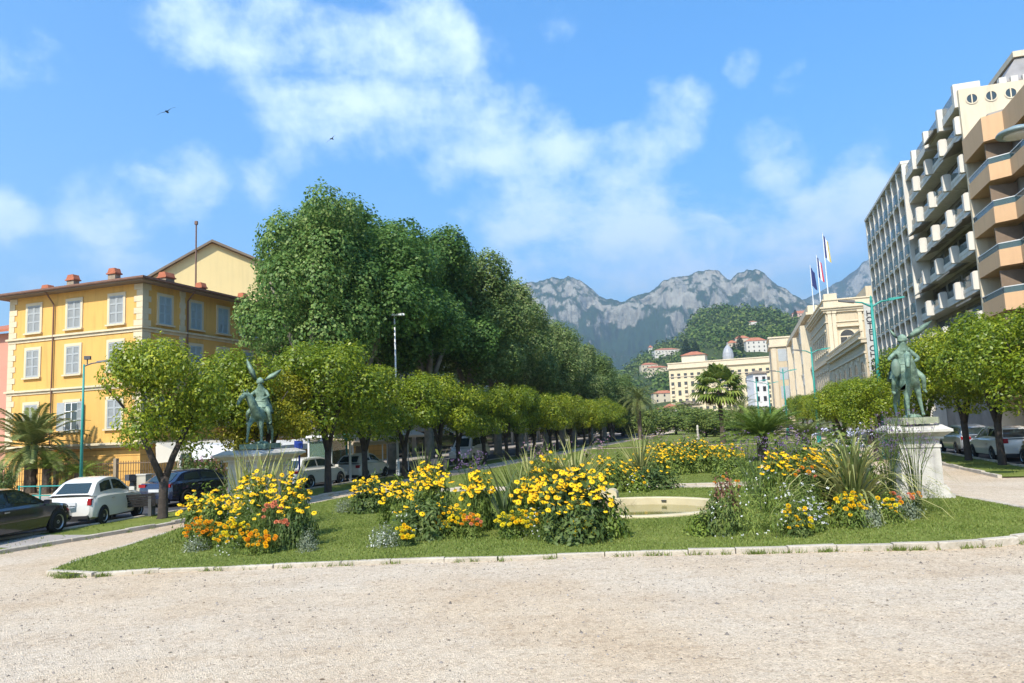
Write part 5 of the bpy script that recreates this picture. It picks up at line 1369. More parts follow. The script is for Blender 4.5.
def car(name, label, X, Y, heading, paint, W, st, gh, wheels, wr, ghpaint=None, taildy=.2, tailz=(.62,.8), tail_w=.22, rear_plate=.5, band=None, cat="car", dz=0):
    """local x runs forward. st: (x, z_low, z_top, half-width factor); gh: rear base, rear roof, mid roof, front roof, front base as (x, z); built in real metres"""
    o = thing(name, label, cat, (X, Y, .008+dz), pi/2 - heading)
    st0, st = st, spline(st, 3)
    b = MB(); n = 12; hw = W/2
    for x, zb, zt, f in st:
        w = hw*f; zm = zb+(zt-zb)*.45
        half = [(w*.80,zb),(w*.96,zb+.06),(w,zm*.9),(w,zm+.05),(w*.965,zt-.10),(w*.86,zt-.015)]
        b.V += [(x,-y,z) for y,z in half] + [(x,y,z) for y,z in reversed(half)]
    k = len(st)
    b.F = [(i*n+j,(i*n+(j+1)%n),((i+1)*n+(j+1)%n),(i+1)*n+j) for i in range(k-1) for j in range(n)] + [tuple(range(n-1,-1,-1)), tuple(range((k-1)*n,k*n))]
    b.M = [0]*len(b.F); me = b.mesh("body", paint, True)
    bo = link("body", me, o); sm = bo.modifiers.new("es", 'EDGE_SPLIT'); sm.split_angle = radians(38)
    # cabin
    hb, hr_ = hw*.90, hw*.70; P = []
    for i, (x, z) in enumerate(gh):
        base = i in (0, 4); zb = gh[0][1] if i < 2 else (gh[4][1] if i > 2 else (gh[0][1]+gh[4][1])/2)
        P.append((x, zb-.06, z, hb, (hb*.96 if base else hr_)))
    KEY = P; P = spline(P, 4); NP = len(P)
    b = MB()
    for x, zb, zr, w0, w1 in P: b.V += [(x,-w0,zb),(x,-w1,zr-.03),(x,-w1*.82,zr),(x,0,zr+.012),(x,w1*.82,zr),(x,w1,zr-.03),(x,w0,zb)]
    b.F = [(i*7+j,i*7+j+1,i*7+8+j,i*7+7+j) for i in range(NP-1) for j in range(6)]; b.M = [0]*len(b.F)
    ca = b.build("cabin", ghpaint or paint, o, True); sm = ca.modifiers.new("es", 'EDGE_SPLIT'); sm.split_angle = radians(40)
    def side(x, u, s_):          # point on the cabin's side at x, u from belt to roof
        xs = [p[0] for p in P]; i = max(0, min(NP-2, sum(1 for q in xs[1:] if x > q))); f = (x-xs[i])/(xs[i+1]-xs[i])
        L_ = lambda q: P[i][q]+(P[i+1][q]-P[i][q])*f
        zb, zr = L_(1), L_(2)-.03; z = zb+(zr-zb)*u; y = L_(3)+(L_(4)-L_(3))*u
        return (x, s_*(y+.012), z)
    x0, x1, x2, x3, x4 = [p[0] for p in KEY]
    for s_ in (-1, 1):
        mid = (x1+x3)/2+.05
        for xa, xb, ta, tb in ((x0+(x1-x0)*.75+.1, mid-.05, x1+.06, mid-.05), (mid+.05, x3+(x4-x3)*.62, mid+.05, x3-.02)):
            b = MB(); V = [side(xa,.3,s_), side((xa*2+xb)/3,.28,s_), side(xb,.3,s_), side(tb,.86,s_), side((ta+tb)/2,.88,s_), side(ta,.86,s_)]; b.add(V, [tuple(range(6)) if s_ < 0 else tuple(range(5,-1,-1))]); b.build("side_window", m_cglass, o)
    for rng_, nm, nx in ((range(0,5), "rear_window", -.014), (range(NP-1,NP-6,-1), "windscreen", .014)):
        V = []; rows = list(rng_)
        for q, i in enumerate(rows):
            x, zb, z, w0, w1 = P[i]
            if q in (0, 4):
                j = rows[1] if q == 0 else rows[3]; f = .5; x, z, w1 = x+(P[j][0]-x)*f, z+(P[j][2]-z)*f, w1+(P[j][4]-w1)*f
            V += [(x+nx,-w1*.76,z+.012),(x+nx,w1*.76,z+.012)]
        b = MB(); b.add(V, [(2*q,2*q+1,2*q+3,2*q+2) if nx < 0 else (2*q+1,2*q,2*q+2,2*q+3) for q in range(4)]); b.build(nm, m_cglass, o, True)
    # wheels with dark arches
    for xw in wheels:
        for s_ in (-1,1):
            b = MB(); V = [(xw+wr*1.16*cos(a), s_*(hw+.003), wr+wr*1.16*sin(a)) for a in [2*pi*i/28 for i in range(28)]]; b.add(V, [tuple(range(28)) if s_ < 0 else tuple(range(27,-1,-1))])
            for i in range(28): pass
            b.V = [(x,y,max(.14,z)) for x,y,z in b.V]; b.build("wheel_arch", m_black, o)
            t, q, g = wheel_mesh(wr); wo = link("wheel", t, o, (xw, s_*(hw-.07), wr), 0 if s_ > 0 else pi); link("rim", q, wo); link("spoke_gap", g, wo)
    xr, xf = st[0][0], st[-1][0]; st = st0; h2 = hw*.97
    for s_ in (-1,1):
        b = MB(); b.box(xr-.012, xr+.24, min(s_*h2*.93,s_*(h2*.93-tail_w)), max(s_*h2*.93,s_*(h2*.93-tail_w)), tailz[0], tailz[1]); b.build("tail_lamp", m_red, o)
        b = MB(); b.box(xf-.32, xf+.01, min(s_*hw*.9,s_*(hw*.55)), max(s_*hw*.9,s_*(hw*.55)), st[-2][2]-.20, st[-2][2]-.05); b.build("head_lamp", m_lampw, o)
        m_ = side(x4-.25,.15,s_); b = MB(); b.obox((m_[0],m_[1]+s_*.1,m_[2]+.06), (.05,0,0), (0,.09,0), (0,0,.06)); b.build("mirror", ghpaint or paint, o)
        b = MB(); h_ = (x1+x3)/2-.05; b.box(h_-.16,h_,min(s_*(hw+.002),s_*(hw+.03)),max(s_*(hw+.002),s_*(hw+.03)),.80,.83); b.build("door_handle", m_rim, o)
    b = MB(); b.box(xr-.045, xr-.02, -.26, .26, rear_plate, rear_plate+.11); b.build("number_plate", m_plate, o)
    b = MB(); b.box(xr-.03, xr+.1, -hw*.8, hw*.8, .18, .34); b.build("bumper_trim", band or m_black, o)
    return o
m_cw = M("white_car_paint", (.66,.64,.58), .25, .02, 1, coat=.6); m_ck = M("black_car_paint", (.012,.013,.018), .15, .1, 1, coat=1)
m_cb = M("navy_car_paint", (.012,.020,.050), .18, .1, 1, coat=1); m_cs = M("silver_car_paint", (.42,.44,.46), .28, .04, 1, metal=.5, coat=.6)
m_cg = M("dark_green_car_paint", (.012,.028,.022), .2, .1, 1, coat=.8); m_soft = M("tan_soft_top", (.40,.27,.14), .9, .08, 4)
small_st = [(-1.78,.32,.80,.84),(-1.70,.24,.90,.95),(-1.4,.2,.97,1),(-.8,.2,1.0,1),(.6,.2,.98,1),(1.1,.2,.94,.99),(1.5,.22,.84,.95),(1.7,.26,.72,.86),(1.78,.32,.6,.74)]
small_gh = [(-1.68,.98),(-1.14,1.36),(-.45,1.49),(.20,1.40),(.88,.99)]
hatch_st = [(-2.1,.34,.82,.86),(-2.02,.25,.95,.96),(-1.6,.2,1.0,1),(-.8,.2,1.0,1),(.9,.2,.98,1),(1.4,.2,.92,.99),(1.8,.22,.84,.95),(2.03,.26,.70,.86),(2.1,.32,.58,.74)]
hatch_gh = [(-2.0,.98),(-1.6,1.42),(-.5,1.50),(.35,1.43),(1.25,.97)]
sedan_st = [(-2.35,.36,.84,.86),(-2.26,.26,.95,.95),(-1.8,.2,1.0,1),(-.8,.2,.97,1),(.9,.2,.95,1),(1.5,.2,.90,.99),(2.0,.22,.82,.94),(2.26,.26,.70,.84),(2.36,.33,.56,.7)]
sedan_gh = [(-1.95,.98),(-1.2,1.36),(-.4,1.43),(.25,1.36),(1.2,.94)]
suv_st = [(-2.2,.38,.88,.87),(-2.12,.28,1.02,.96),(-1.7,.24,1.08,1),(-.8,.24,1.08,1),(1.0,.24,1.05,1),(1.5,.24,1.0,.99),(1.9,.26,.92,.95),(2.14,.3,.78,.86),(2.2,.36,.62,.74)]
suv_gh = [(-2.1,1.05),(-1.78,1.52),(-.5,1.64),(.45,1.55),(1.3,1.04)]
def at_car(px, py): return G(px, py)
p = G(95, 525.5); hd = radians(3)
_f5 = car("parked_car", "small white hatchback with a rounded roof parked by the bench", p.x-.55, p.y+1.15, hd, m_cw, 1.63, small_st, small_gh, (-1.14,1.16), .29, tailz=(.66,.86), tail_w=.12, rear_plate=.66); _f5.scale = (.87,1,1.0)
p = G(57, 533.5); hd = radians(4)
car("parked_car", "black saloon car cut off by the picture's left edge", p.x-sin(hd)*1.42-.9*cos(hd), p.y-cos(hd)*1.42+.9*sin(hd), hd, m_ck, 1.84, sedan_st, sedan_gh, (-1.42,1.42), .33)
x, y = XY(26.0, -22.1)
car("parked_car", "dark blue hatchback with lit-looking red tail lamps behind the forked tree", x, y, radians(19), m_cb, 1.74, hatch_st, [(-1.95,.95),(-1.3,1.31),(-.4,1.38),(.35,1.32),(1.25,.94)], (-1.3,1.32), .32, tailz=(.78,.90), tail_w=.34, rear_plate=.6)
for o in COL.objects:
    if o.get("label", "").startswith("dark blue hatchback"): o["label"] = "dark blue hatchback with wide red tail lamps behind the forked tree"
x, y = XY(33.0, -20.95)
car("parked_car", "white hatchback between the winged statue's pedestal and the straight orange trunk", x, y, radians(19), m_cw, 1.78, hatch_st, hatch_gh, (-1.3,1.32), .32, tailz=(.78,.92), tail_w=.3)
x, y = XY(38.2, -20.9)
car("parked_car", "second white hatchback parked ahead of the one by the straight trunk", x, y, radians(17), m_cw, 1.75, small_st, small_gh, (-1.14,1.16), .29, tailz=(.7,.86))
x, y = XY(42.4, 12.1)
car("parked_car", "white estate car with a red tail lamp under the right orange trees", x, y, radians(15), m_cw, 1.83, suv_st, suv_gh, (-1.35,1.35), .34, tailz=(.84,1.06), tail_w=.38, rear_plate=.5)
x, y = XY(49.2, 12.2)
car("parked_car", "silver car parked just beyond the white estate car", x, y, radians(15), m_cs, 1.8, suv_st, suv_gh, (-1.35,1.35), .34, tailz=(.84,1.0), tail_w=.5)
x, y = XY(37.0, 12.55)
car("parked_car", "dark green convertible with a tan soft top at the right edge", x, y, radians(14), m_cg, 1.74, small_st, [(-1.5,.93),(-1.1,1.36),(-.4,1.42),(.3,1.37),(.95,.93)], (-1.14,1.16), .31, ghpaint=m_soft, tailz=(.62,.84), tail_w=.2)
van_st = [(-2.5,.4,1.0,.95),(-2.45,.3,1.1,1),(-1.5,.26,1.15,1),(0,.26,1.15,1),(1.4,.26,1.15,1),(2.0,.26,1.1,.98),(2.4,.3,.9,.92),(2.5,.36,.7,.84)]
x, y = XY(57.5, -21.6)
car("parked_van", "small white van facing the garden under the left trees", x, y, radians(17+180), m_cw, 1.85, van_st, [(-2.45,1.1),(-2.4,1.95),(-.5,2.05),(1.1,1.95),(1.9,1.12)], (-1.5,1.55), .33, cat="van")
# motor scooters
def scooter(label, X, Y, rz):
    o = thing("motor_scooter", label, "scooter", (X, Y, .01), rz, "scooters parked along the street")
    for xx, nm in ((-.6,"wheel"),(.62,"wheel")):
        t, q, g = wheel_mesh(.24,.11); wo = link("wheel", t, o, (xx,0,.24)); link("rim", q, wo)
    b = MB(); b.extr([(-.85,.42),(-.6,.36),(-.2,.22),(.3,.2),(.42,.34),(.5,.95),(.43,.97),(.3,.42),(-.1,.4),(-.2,.66),(-.8,.68)], -.16, .16, 'y'); b.build("body", m_black, o)
    b = MB(); b.extr([(-.82,.69),(-.15,.67),(-.12,.76),(-.4,.8),(-.82,.78)], -.14, .14, 'y'); b.build("seat", M("scooter_seat",(.03,.025,.025),.7), o)
    b = MB(); b.tube([(.62,0,.24),(.46,0,1.0)], .03, 6); b.tube([(.44,-.33,1.02),(.46,0,1.0),(.44,.33,1.02)], .022, 6); b.build("handlebar", m_iron, o)
    b = MB(); b.box(-1.05,-.72,-.17,.17,.8,1.08); b.build("top_box", M("scooter_box",(.06,.06,.07),.5), o); return o
p = G(131, 499); scooter("dark motor scooter beside the beige utility cabinet", p.x, p.y+1.5, radians(60))
p = G(437, 482); scooter("dark motor scooter with a top box between the yellow flowers and the pale lamp post", p.x, p.y+2.5, radians(75))

# ------------------------------------------------------------------ bench, lamps
m_slat = M("bench_wood", (.011,.008,.006), .7, .3, 3)
p = G(129, 519.5)
bn = thing("park_bench", "dark slatted wooden bench beside the forked orange tree", "bench", (p.x, p.y+.1, .07), radians(12), None, (1,1,.82))
b = MB()
for i in range(4): b.box(-.8,.8,-.02+i*.11,.07+i*.11,.42,.455)
b.build("seat", m_slat, bn)
b = MB()
for i in range(5): b.box(-.8,.8,-.10-i*.012,-.065-i*.012,.40+i*.105,.49+i*.105)
b.build("backrest", m_slat, bn)
for xx in (-.62,.62):
    b = MB(); b.extr([(-.12,.0),(-.05,0),(-.03,.38),(.38,.38),(.36,0),(.43,0),(.44,.42),(-.06,.42),(-.1,.94),(-.14,.94)], xx-.05, xx+.05, 'x'); b.build("leg", m_iron, bn)
m_lens = M("lamp_lens", (.55,.55,.52), .4)
def street_lamp(label, x, y, h, style, rz=0.0, mat_=None, group=None, r=.11):
    o = thing("street_lamp", label, "street lamp", (x, y, 0), rz, group); mt = mat_ or m_teal
    b = MB(); b.lathe([(r*2,0),(r*2,.06),(r*1.35,.1),(r*1.25,.9),(r*1.0,1.0)], 14); b.build("base", mt, o)
    b = MB(); b.tube([(0,0,.9),(0,0,h*.6),(0,0,h)], [r*.8,r*.65,r*.45], 12); b.build("pole", mt, o, True)
    if style == 'single':
        b = MB(); b.tube([(0,0,h-.1),(.35,0,h+.04),(.75,0,h+.1)], .035, 7); b.build("arm", m_iron, o)
        b = MB(); b.add([(.6,-.12,h+.06),(1.75,-.16,h+.18),(1.75,.16,h+.18),(.6,.12,h+.06),(.6,-.07,h+.15),(1.68,-.1,h+.28),(1.68,.1,h+.28),(.6,.07,h+.15)], [(0,3,2,1),(4,5,6,7),(0,1,5,4),(1,2,6,5),(2,3,7,6),(3,0,4,7)]); hd_ = b.build("lamp_head", m_iron, o)
        b = MB(); b.box(.02,.3,-.1,.1,h+.24,h+.42); b.tube([(.15,0,h),(.15,0,h+.24)], .03, 6); b.build("sensor_box", m_iron, o)
    elif style == 'double':
        for s_ in (-1,1):
            b = MB(); b.tube([(0,0,h-.25),(s_*.5,0,h+.02),(s_*1.1,0,h+.1)], [.06,.05,.04], 7); a_ = b.build("arm", mt, o)
            b = MB(); x0, x1 = s_*.9, s_*1.75; b.add([(x0,-.14,h+.02),(x1,-.1,h+.16),(x1,.1,h+.16),(x0,.14,h+.02),(x0,-.1,h+.18),(x1,-.05,h+.24),(x1,.05,h+.24),(x0,.1,h+.18)], [(0,1,2,3),(7,6,5,4),(0,4,5,1),(1,5,6,2),(2,6,7,3),(3,7,4,0)]); b.build("lamp_head", m_iron if s_ < 0 else mt, a_)
        b = MB(); b.lathe([(.07,h-.05),(.09,h+.1),(.05,h+.35),(.01,h+.4)], 10); b.build("finial", mt, o)
    elif style == 'flat':
        b = MB(); b.box(-.22,.62,-.18,.18,h,h+.09); b.add([(-.22,-.18,h+.09),(.62,-.18,h+.09),(.5,0,h+.17),(-.1,0,h+.17),(.62,.18,h+.09),(-.22,.18,h+.09)], [(0,1,2,3),(5,3,2,4),(1,4,2),(0,3,5)]); b.build("lamp_head", m_whitem, o)
    elif style == 'disc':
        b = MB(); b.tube([(0,0,h-.6),(-.3,0,h-.05),(-1.7,0,h+.1)], [.05,.045,.035], 8); b.build("arm", mt, o)
        hd_ = MB(); hd_.lathe([(.01,.2),(.2,.18),(.5,.06),(.55,.0),(.53,-.05),(.01,-.05)], 24, (-1.75,0,h)); ho = hd_.build("lamp_head", M("lamp_grey_blue",(.20,.27,.28),.45), o, True)
        b = MB(); b.lathe([(.40,-.055),(.32,-.11),(.01,-.13)], 20, (-1.75,0,h)); b.build("lamp_lens", m_lens, ho, True)
    return o
c = AT(81, 480, 37); street_lamp("teal lamp post with one arm in front of the yellow building", c.x, c.y, AT(81,363,37).z, 'single', radians(12), r=.10)
c = AT(398, 470, 43); street_lamp("tall white lamp post with a flat head before the plane trees", c.x, c.y, AT(397,313,43).z, 'flat', 0, m_whitem, r=.085)
c = AT(527.5, 440, 80); street_lamp("thin white lamp post far off against the plane trees", c.x, c.y, AT(527,368,80).z, 'flat', 0, m_whitem, r=.08)
tg = "teal double-armed lamp posts on the right"
for (px, yt, D), lab in zip([(875,300,41),(813,350,70),(784,371,97),(769,383,128),(757,381,122)], ["nearest teal double-armed lamp post beside the right statue","second teal double-armed lamp post in front of the palace arcade","third teal double-armed lamp post in front of the palace's bay windows","thin far teal lamp post before the white modern house","thin far teal lamp post just left of the white modern house"]):
    c = AT(px+9*41/D, 430, D); street_lamp(lab, c.x, c.y, AT(px, yt, D).z, 'double', radians(-8), None, tg, r=.16)
c = AT(1018, 133, 21); street_lamp("street lamp with a round disc head reaching in at the right edge", c.x+1.75, c.y, c.z, 'disc', 0, M("lamp_grey",(.2,.25,.25),.5), r=.09)
# small white posts far down the garden
for px, py, D, lab in [(697,421,95,"slim white stone bust post far down the garden path")]:
    c = AT(px, py, D); b = MB(); b.lathe([(.24,0),(.24,.15),(.15,.25),(.13,1.2),(.18,1.3),(.1,1.4),(.15,1.55),(.12,1.8),(.01,1.88)], 12); b.build("bust", m_marble, loc=(c.x,c.y,.09), smooth=True, label=lab, category="bust")
# swallows
def bird(label, px, py, D, rz, sc):
    c = AT(px, py, D); b = MB()
    b.tube([(-.16,0,0),(-.08,0,.01),(.0,0,.015),(.09,0,.005),(.15,0,0)], [.004,.022,.03,.026,.006], 8)
    for s_ in (-1,1):
        b.add([(.05,s_*.02,.02),(.03,s_*.12,.05),(-.03,s_*.22,.03),(-.12,s_*.30,-.01),(-.05,s_*.17,.03),(-.06,s_*.02,.015)], [(0,1,4,5),(1,2,3,4)])
        b.add([(-.12,0,0),(-.13,s_*.012,.004),(-.29,s_*.06,0)], [(0,1,2)])
    o = b.build("bird", M("bird_dark",(.02,.02,.025),.6), None, True, c, rz, label=label, category="bird"); o.scale = (sc,)*3; o.rotation_euler = (radians(-25), radians(-15), rz)
bird("larger dark swallow gliding in the clouds at the upper left", 167, 112, 34, radians(100), 1.7)
bird("tiny dark swallow against the big cloud above the plane trees", 332, 139, 50, radians(70), 1.5)

# ------------------------------------------------------------------ flower beds
m_fol = LEAF("flower_foliage", (0.063,0.115,0.016), (0.144,0.201,0.034), (0.253,0.299,0.057), trans=.3, nscale=1.5)
m_fold = LEAF("dark_flower_foliage", (0.040,0.078,0.016), (0.092,0.138,0.032), (0.172,0.213,0.052), trans=.28, nscale=1.5)
m_foll = LEAF("light_flower_foliage", (0.092,0.149,0.021), (0.172,0.241,0.034), (0.265,0.322,0.057), trans=.35, nscale=1.5)
m_folg = LEAF("silver_foliage", (0.127,0.161,0.098), (0.218,0.253,0.161), (0.322,0.345,0.253), trans=.2, nscale=1.5)
m_folb = LEAF("bronze_foliage", (0.092,0.040,0.025), (0.184,0.081,0.052), (0.276,0.149,0.092), trans=.25, nscale=1.5)
m_strap = LEAF("strap_leaf", (0.066,0.105,0.024), (0.165,0.198,0.050), (0.374,0.363,0.143), trans=.3, nscale=.8)
m_strapd = LEAF("dark_strap_leaf", (0.039,0.072,0.022), (0.077,0.110,0.039), (0.132,0.154,0.066), trans=.25, nscale=.8)
m_strapy = LEAF("variegated_strap_leaf", (0.176,0.198,0.055), (0.363,0.352,0.121), (0.572,0.517,0.242), trans=.3, nscale=.8)
def PET(name, c1, c2, tr=.25): return LEAF(name, c1, c2, None, trans=tr, nscale=.6, rough=.6, spec=.2)
m_pyel = PET("yellow_petal", (0.735,0.413,0.005), (0.826,0.550,0.012)); m_pgold = PET("gold_petal", (0.716,0.349,0.005), (0.808,0.477,0.012)); m_por = PET("orange_petal", (0.624,0.183,0.007), (0.735,0.313,0.014))
m_plem = PET("lemon_petal", (0.716,0.569,0.008), (0.789,0.661,0.028)); m_pwhite = PET("white_petal", (0.605,0.605,0.550), (0.735,0.735,0.697)); m_psal = PET("salmon_petal", (0.569,0.156,0.073), (0.716,0.276,0.146))
m_plil = PET("lilac_petal", (0.124,0.068,0.161), (0.235,0.148,0.285)); m_ppink = PET("pink_petal", (0.386,0.165,0.276), (0.532,0.302,0.404)); m_ppale = PET("pale_lilac_petal", (0.440,0.422,0.569), (0.605,0.605,0.697))
m_cone = M("flower_cone", (.05,.022,.010), .9)
def daisy(name, pet, n=11, R=.062, cone=m_cone, cr=.012, droop=.22):
    b = MB(); r = random.Random(n)
    for i in range(n):
        a = 2*pi*i/n+r.uniform(-.1,.1); L_ = R*r.uniform(.88,1.08); d = Vector((cos(a),sin(a),0)); s_ = Vector((-sin(a),cos(a),0)); w = R*.30
        b.add([d*cr*.6+Vector((0,0,.004)), d*L_*.6+s_*w-Vector((0,0,droop*L_*.4)), d*L_-Vector((0,0,droop*L_)), d*L_*.6-s_*w-Vector((0,0,droop*L_*.4))], [(0,3,2,1)])
    b.m = 1; b.lathe([(cr,-.004),(cr,.006),(cr*.7,.016),(.001,.02)], 7); return b.mesh(name, [pet, cone])
def pompon(name, pet, R=.036):
    b = MB(); r = random.Random(3)
    for j, (el, n) in enumerate(((.05,9),(.5,8),(.95,6),(1.35,4))):
        for i in range(n):
            a = 2*pi*(i+.5*(j%2))/n; d = Vector((cos(a)*cos(el), sin(a)*cos(el), sin(el)*.75)); t = Vector((-sin(a),cos(a),0)); u = d.cross(t)
            c = d*R; b.add([c*.35, c+t*R*.42-u*R*.1, c*1.08+u*R*.12, c-t*R*.42-u*R*.1], [(0,1,2,3)])
    return b.mesh(name, pet)
FL_Y = [daisy("yellow_daisy", m_pyel, 11, .066), daisy("yellow_daisy", m_pyel, 13, .058), daisy("golden_daisy", m_pgold, 12, .06)]
FL_G = [daisy("golden_daisy", m_pgold, 12, .06), daisy("yellow_daisy", m_pyel, 12, .06)]
FL_M = [pompon("orange_marigold", m_por, .042), pompon("gold_marigold", m_pgold, .042)]; FL_L = [pompon("lemon_marigold", m_plem, .046)]; FL_YM = [pompon("yellow_marigold", m_pyel, .044), pompon("lemon_marigold", m_plem, .042)]
FL_S = [pompon("salmon_dahlia", m_psal, .052)]; FL_SM = [pompon("orange_zinnia", m_por, .046), pompon("salmon_zinnia", m_psal, .044)]
FL_P = [daisy("pansy", m_ppale, 5, .036, m_cone, .006, .0), daisy("pansy", m_pyel, 5, .036, m_cone, .006, .0), daisy("pansy", m_pwhite, 5, .036, m_cone, .006, .0)]
FOLS = {}
def fol_mesh(kind, v):
    if (kind,v) in FOLS: return FOLS[(kind,v)]
    rng = np.random.default_rng(200+v+hash(kind)%7 if False else 200+v); mt, n, sz, asp = {'g':(m_fol,1500,.17,.34),'d':(m_fold,1500,.18,.42),'l':(m_foll,700,.22,.5),'s':(m_folg,900,.13,.4),'b':(m_folb,700,.20,.5),'f':(m_fol,1700,.10,.22)}[kind]
    d = rng.normal(0,1,(n,3)); d /= np.linalg.norm(d,axis=1,keepdims=True); d[:,2] = np.abs(d[:,2]); f = rng.uniform(.35,1.05,n)**.6
    lump = (1+.30*np.sin(d[:,0]*7+v)*np.cos(d[:,1]*6+v*2))*np.where(rng.random(n)<.12, rng.uniform(1.02,1.28,n), 1)
    P = d*(f*lump)[:,None]; P[:,2] = np.clip(P[:,2]*.95, .02, None); Nn = d*.8 + rng.normal(0,.5,(n,3)); Nn[:,2] += .35
    # stems
    me = leaf_mesh("foliage_"+kind, P, Nn, rng.uniform(.7,1.25,n)*sz, mt, asp, rng); FOLS[(kind,v)] = me; return me
NPL = [0]
def plant(label, px, by, topy, wpx, kind, flowers=None, nf=0, zr=(.62,1.0), name="flower_plant", cat="flowering plant", group=None, front=.75, up=.0, dpx=None, lab_fl="flower"):
    """a clump whose foot stands where the photo shows it; height and width in metres from its depth"""
    g = G(px, by, LZ); D = g.dot(_f) - EYE*_f.z; h = (by-topy)*D/FPX; r_ = wpx/2*D/FPX; NPL[0] += 1; rr = random.Random(NPL[0]*7+3)
    o = thing(name, label, cat, (g.x, g.y, LZ), 0, group)
    link("foliage", fol_mesh(kind, NPL[0] % 3), o, (0,0,0), rr.uniform(0,6.28), (r_, r_*.85, h*.93))
    if flowers:
        for i in range(int(nf*2.3)):
            a = rr.uniform(0, 2*pi); q = sqrt(rr.random())*.98; x = q*cos(a)*r_; y = q*sin(a)*r_*.85
            if rr.random() < front and y > 0: y = -y
            zmax = h*(.62+.40*sqrt(max(0,1-q*q))); z = zmax*rr.uniform(max(zr[0], .2), zr[1]) if q < .9 else zmax*rr.uniform(zr[0],.95)
            if zr[1] < .9: z = h*rr.uniform(*zr)
            q_ = max(q, .0)
            if z < h*.7: y -= r_*.12
            s_ = rr.uniform(.72,1.28)
            fo = link("flower", flowers[rr.randrange(len(flowers))], o, (x, y, z+up), 0, s_)
            fo.rotation_euler = (rr.uniform(.1,.95), rr.uniform(-.45,.45), rr.uniform(0,.6))
    return o
def blossoms(o, mesh_n, R, H, mat_, size, seed, zr=(.3,1.0)):
    rng = np.random.default_rng(seed); n = mesh_n; d = rng.normal(0,1,(n,3)); d /= np.linalg.norm(d,axis=1,keepdims=True); d[:,2] = np.abs(d[:,2]); d[:,1] = -np.abs(d[:,1])*np.where(rng.random(n)<.75,1,-1)
    P = d*np.array([R,R*.85,H])*rng.uniform(.92,1.06,(n,1)); Nn = d+rng.normal(0,.35,(n,3))
    P = np.repeat(P, 3, 0)+rng.normal(0,size*.25,(n*3,3)); Nn = np.repeat(Nn,3,0)
    link("blossoms", leaf_mesh("blossoms", P, Nn, size, mat_, .8, rng), o)
def size_of(px, by, topy, wpx):
    g = G(px, by, LZ); D = g.dot(_f)-EYE*_f.z; return wpx/2*D/FPX, (by-topy)*D/FPX
def strap(label, px, by, h, n, mat_, seed, spread=.8, w=.03, arch=.5, name="strap_leaf_plant", cat="plant", group=None, D=None):
    g = G(px, by, LZ); rng = random.Random(seed); o = thing(name, label, cat, (g.x, g.y, LZ), 0, group); V = []
    for i in range(n):
        a = i*2.4+rng.uniform(-.3,.3); L_ = h*rng.uniform(.65,1.12); el = pi/2 - spread*rng.uniform(.05,1.0); p = np.array([rng.uniform(-.06,.06), rng.uniform(-.06,.06), 0.]); side = np.array([-sin(a),cos(a),0]); pts = [p.copy()]
        for j in range(7):
            p = p + L_/7*np.array([cos(el)*cos(a), cos(el)*sin(a), sin(el)]); el -= arch*rng.uniform(.7,1.3)*(.3+j/5)/3.2; pts.append(p.copy())
        for j in range(7):
            w0, w1 = w*(1-(j/7)**2)*(.6+.4*min(1,j/2)), w*(1-((j+1)/7)**2)*(.6+.4*min(1,(j+1)/2))+.001
            V.append([pts[j]-side*w0, pts[j]+side*w0, pts[j+1]+side*w1, pts[j+1]-side*w1])
    V = np.array(V)
    # each blade is one island, so that it carries one tone
    W = []; F = []
    for i in range(n):
        b0 = len(W); blade = V[i*7:(i+1)*7]
        for j in range(7): W += [blade[j][0], blade[j][1]]
        W += [blade[6][3], blade[6][2]]
        for j in range(7): F.append((b0+2*j, b0+2*j+1, b0+2*j+3, b0+2*j+2))
    link("foliage", np_mesh("strap_foliage", np.array(W), np.array(F), mat_), o); return o
def wiry(label, px, by, topy, wpx, n, mat_, seed, ball=.035, leaves=True, name="verbena_plant"):
    """tall thin branching stems with little heads"""
    g = G(px, by, LZ); r_, h = size_of(px, by, topy, wpx); rng = random.Random(seed); o = thing(name, label, "flowering plant", (g.x, g.y, LZ)); b = MB(); heads = []
    for i in range(n):
        a = rng.uniform(0,6.28); q = sqrt(rng.random()); e = Vector((cos(a)*q*r_, sin(a)*q*r_*.6, h*rng.uniform(.6,1.0))); m_ = Vector((e.x*.35, e.y*.35, e.z*.55))
        b.tube([(e.x*.1,e.y*.1,0), m_, e], [.007,.006,.004], 4); heads.append(e)
        for k in range(2):
            f = m_.lerp(e, rng.uniform(.2,.8)); e2 = f + Vector((rng.uniform(-.2,.2), rng.uniform(-.12,.12), rng.uniform(.1,.35))); b.tube([f,(f+e2)/2+Vector((0,0,.02)),e2], .004, 4); heads.append(e2)
    b.build("stem", m_fold, o)
    rg = np.random.default_rng(seed); P = np.repeat(np.array([tuple(v) for v in heads]), 7, 0); P = P + rg.normal(0, ball*.45, P.shape)
    link("blossoms", leaf_mesh("verbena_blossoms", P, rg.normal(0,1,P.shape)+np.array([0,-.4,.6]), ball*.9, mat_, .8, rg), o)
    if leaves: link("foliage", fol_mesh('f', seed % 3), o, (0,0,0), 0, (r_*.6, r_*.4, h*.4))
    return o
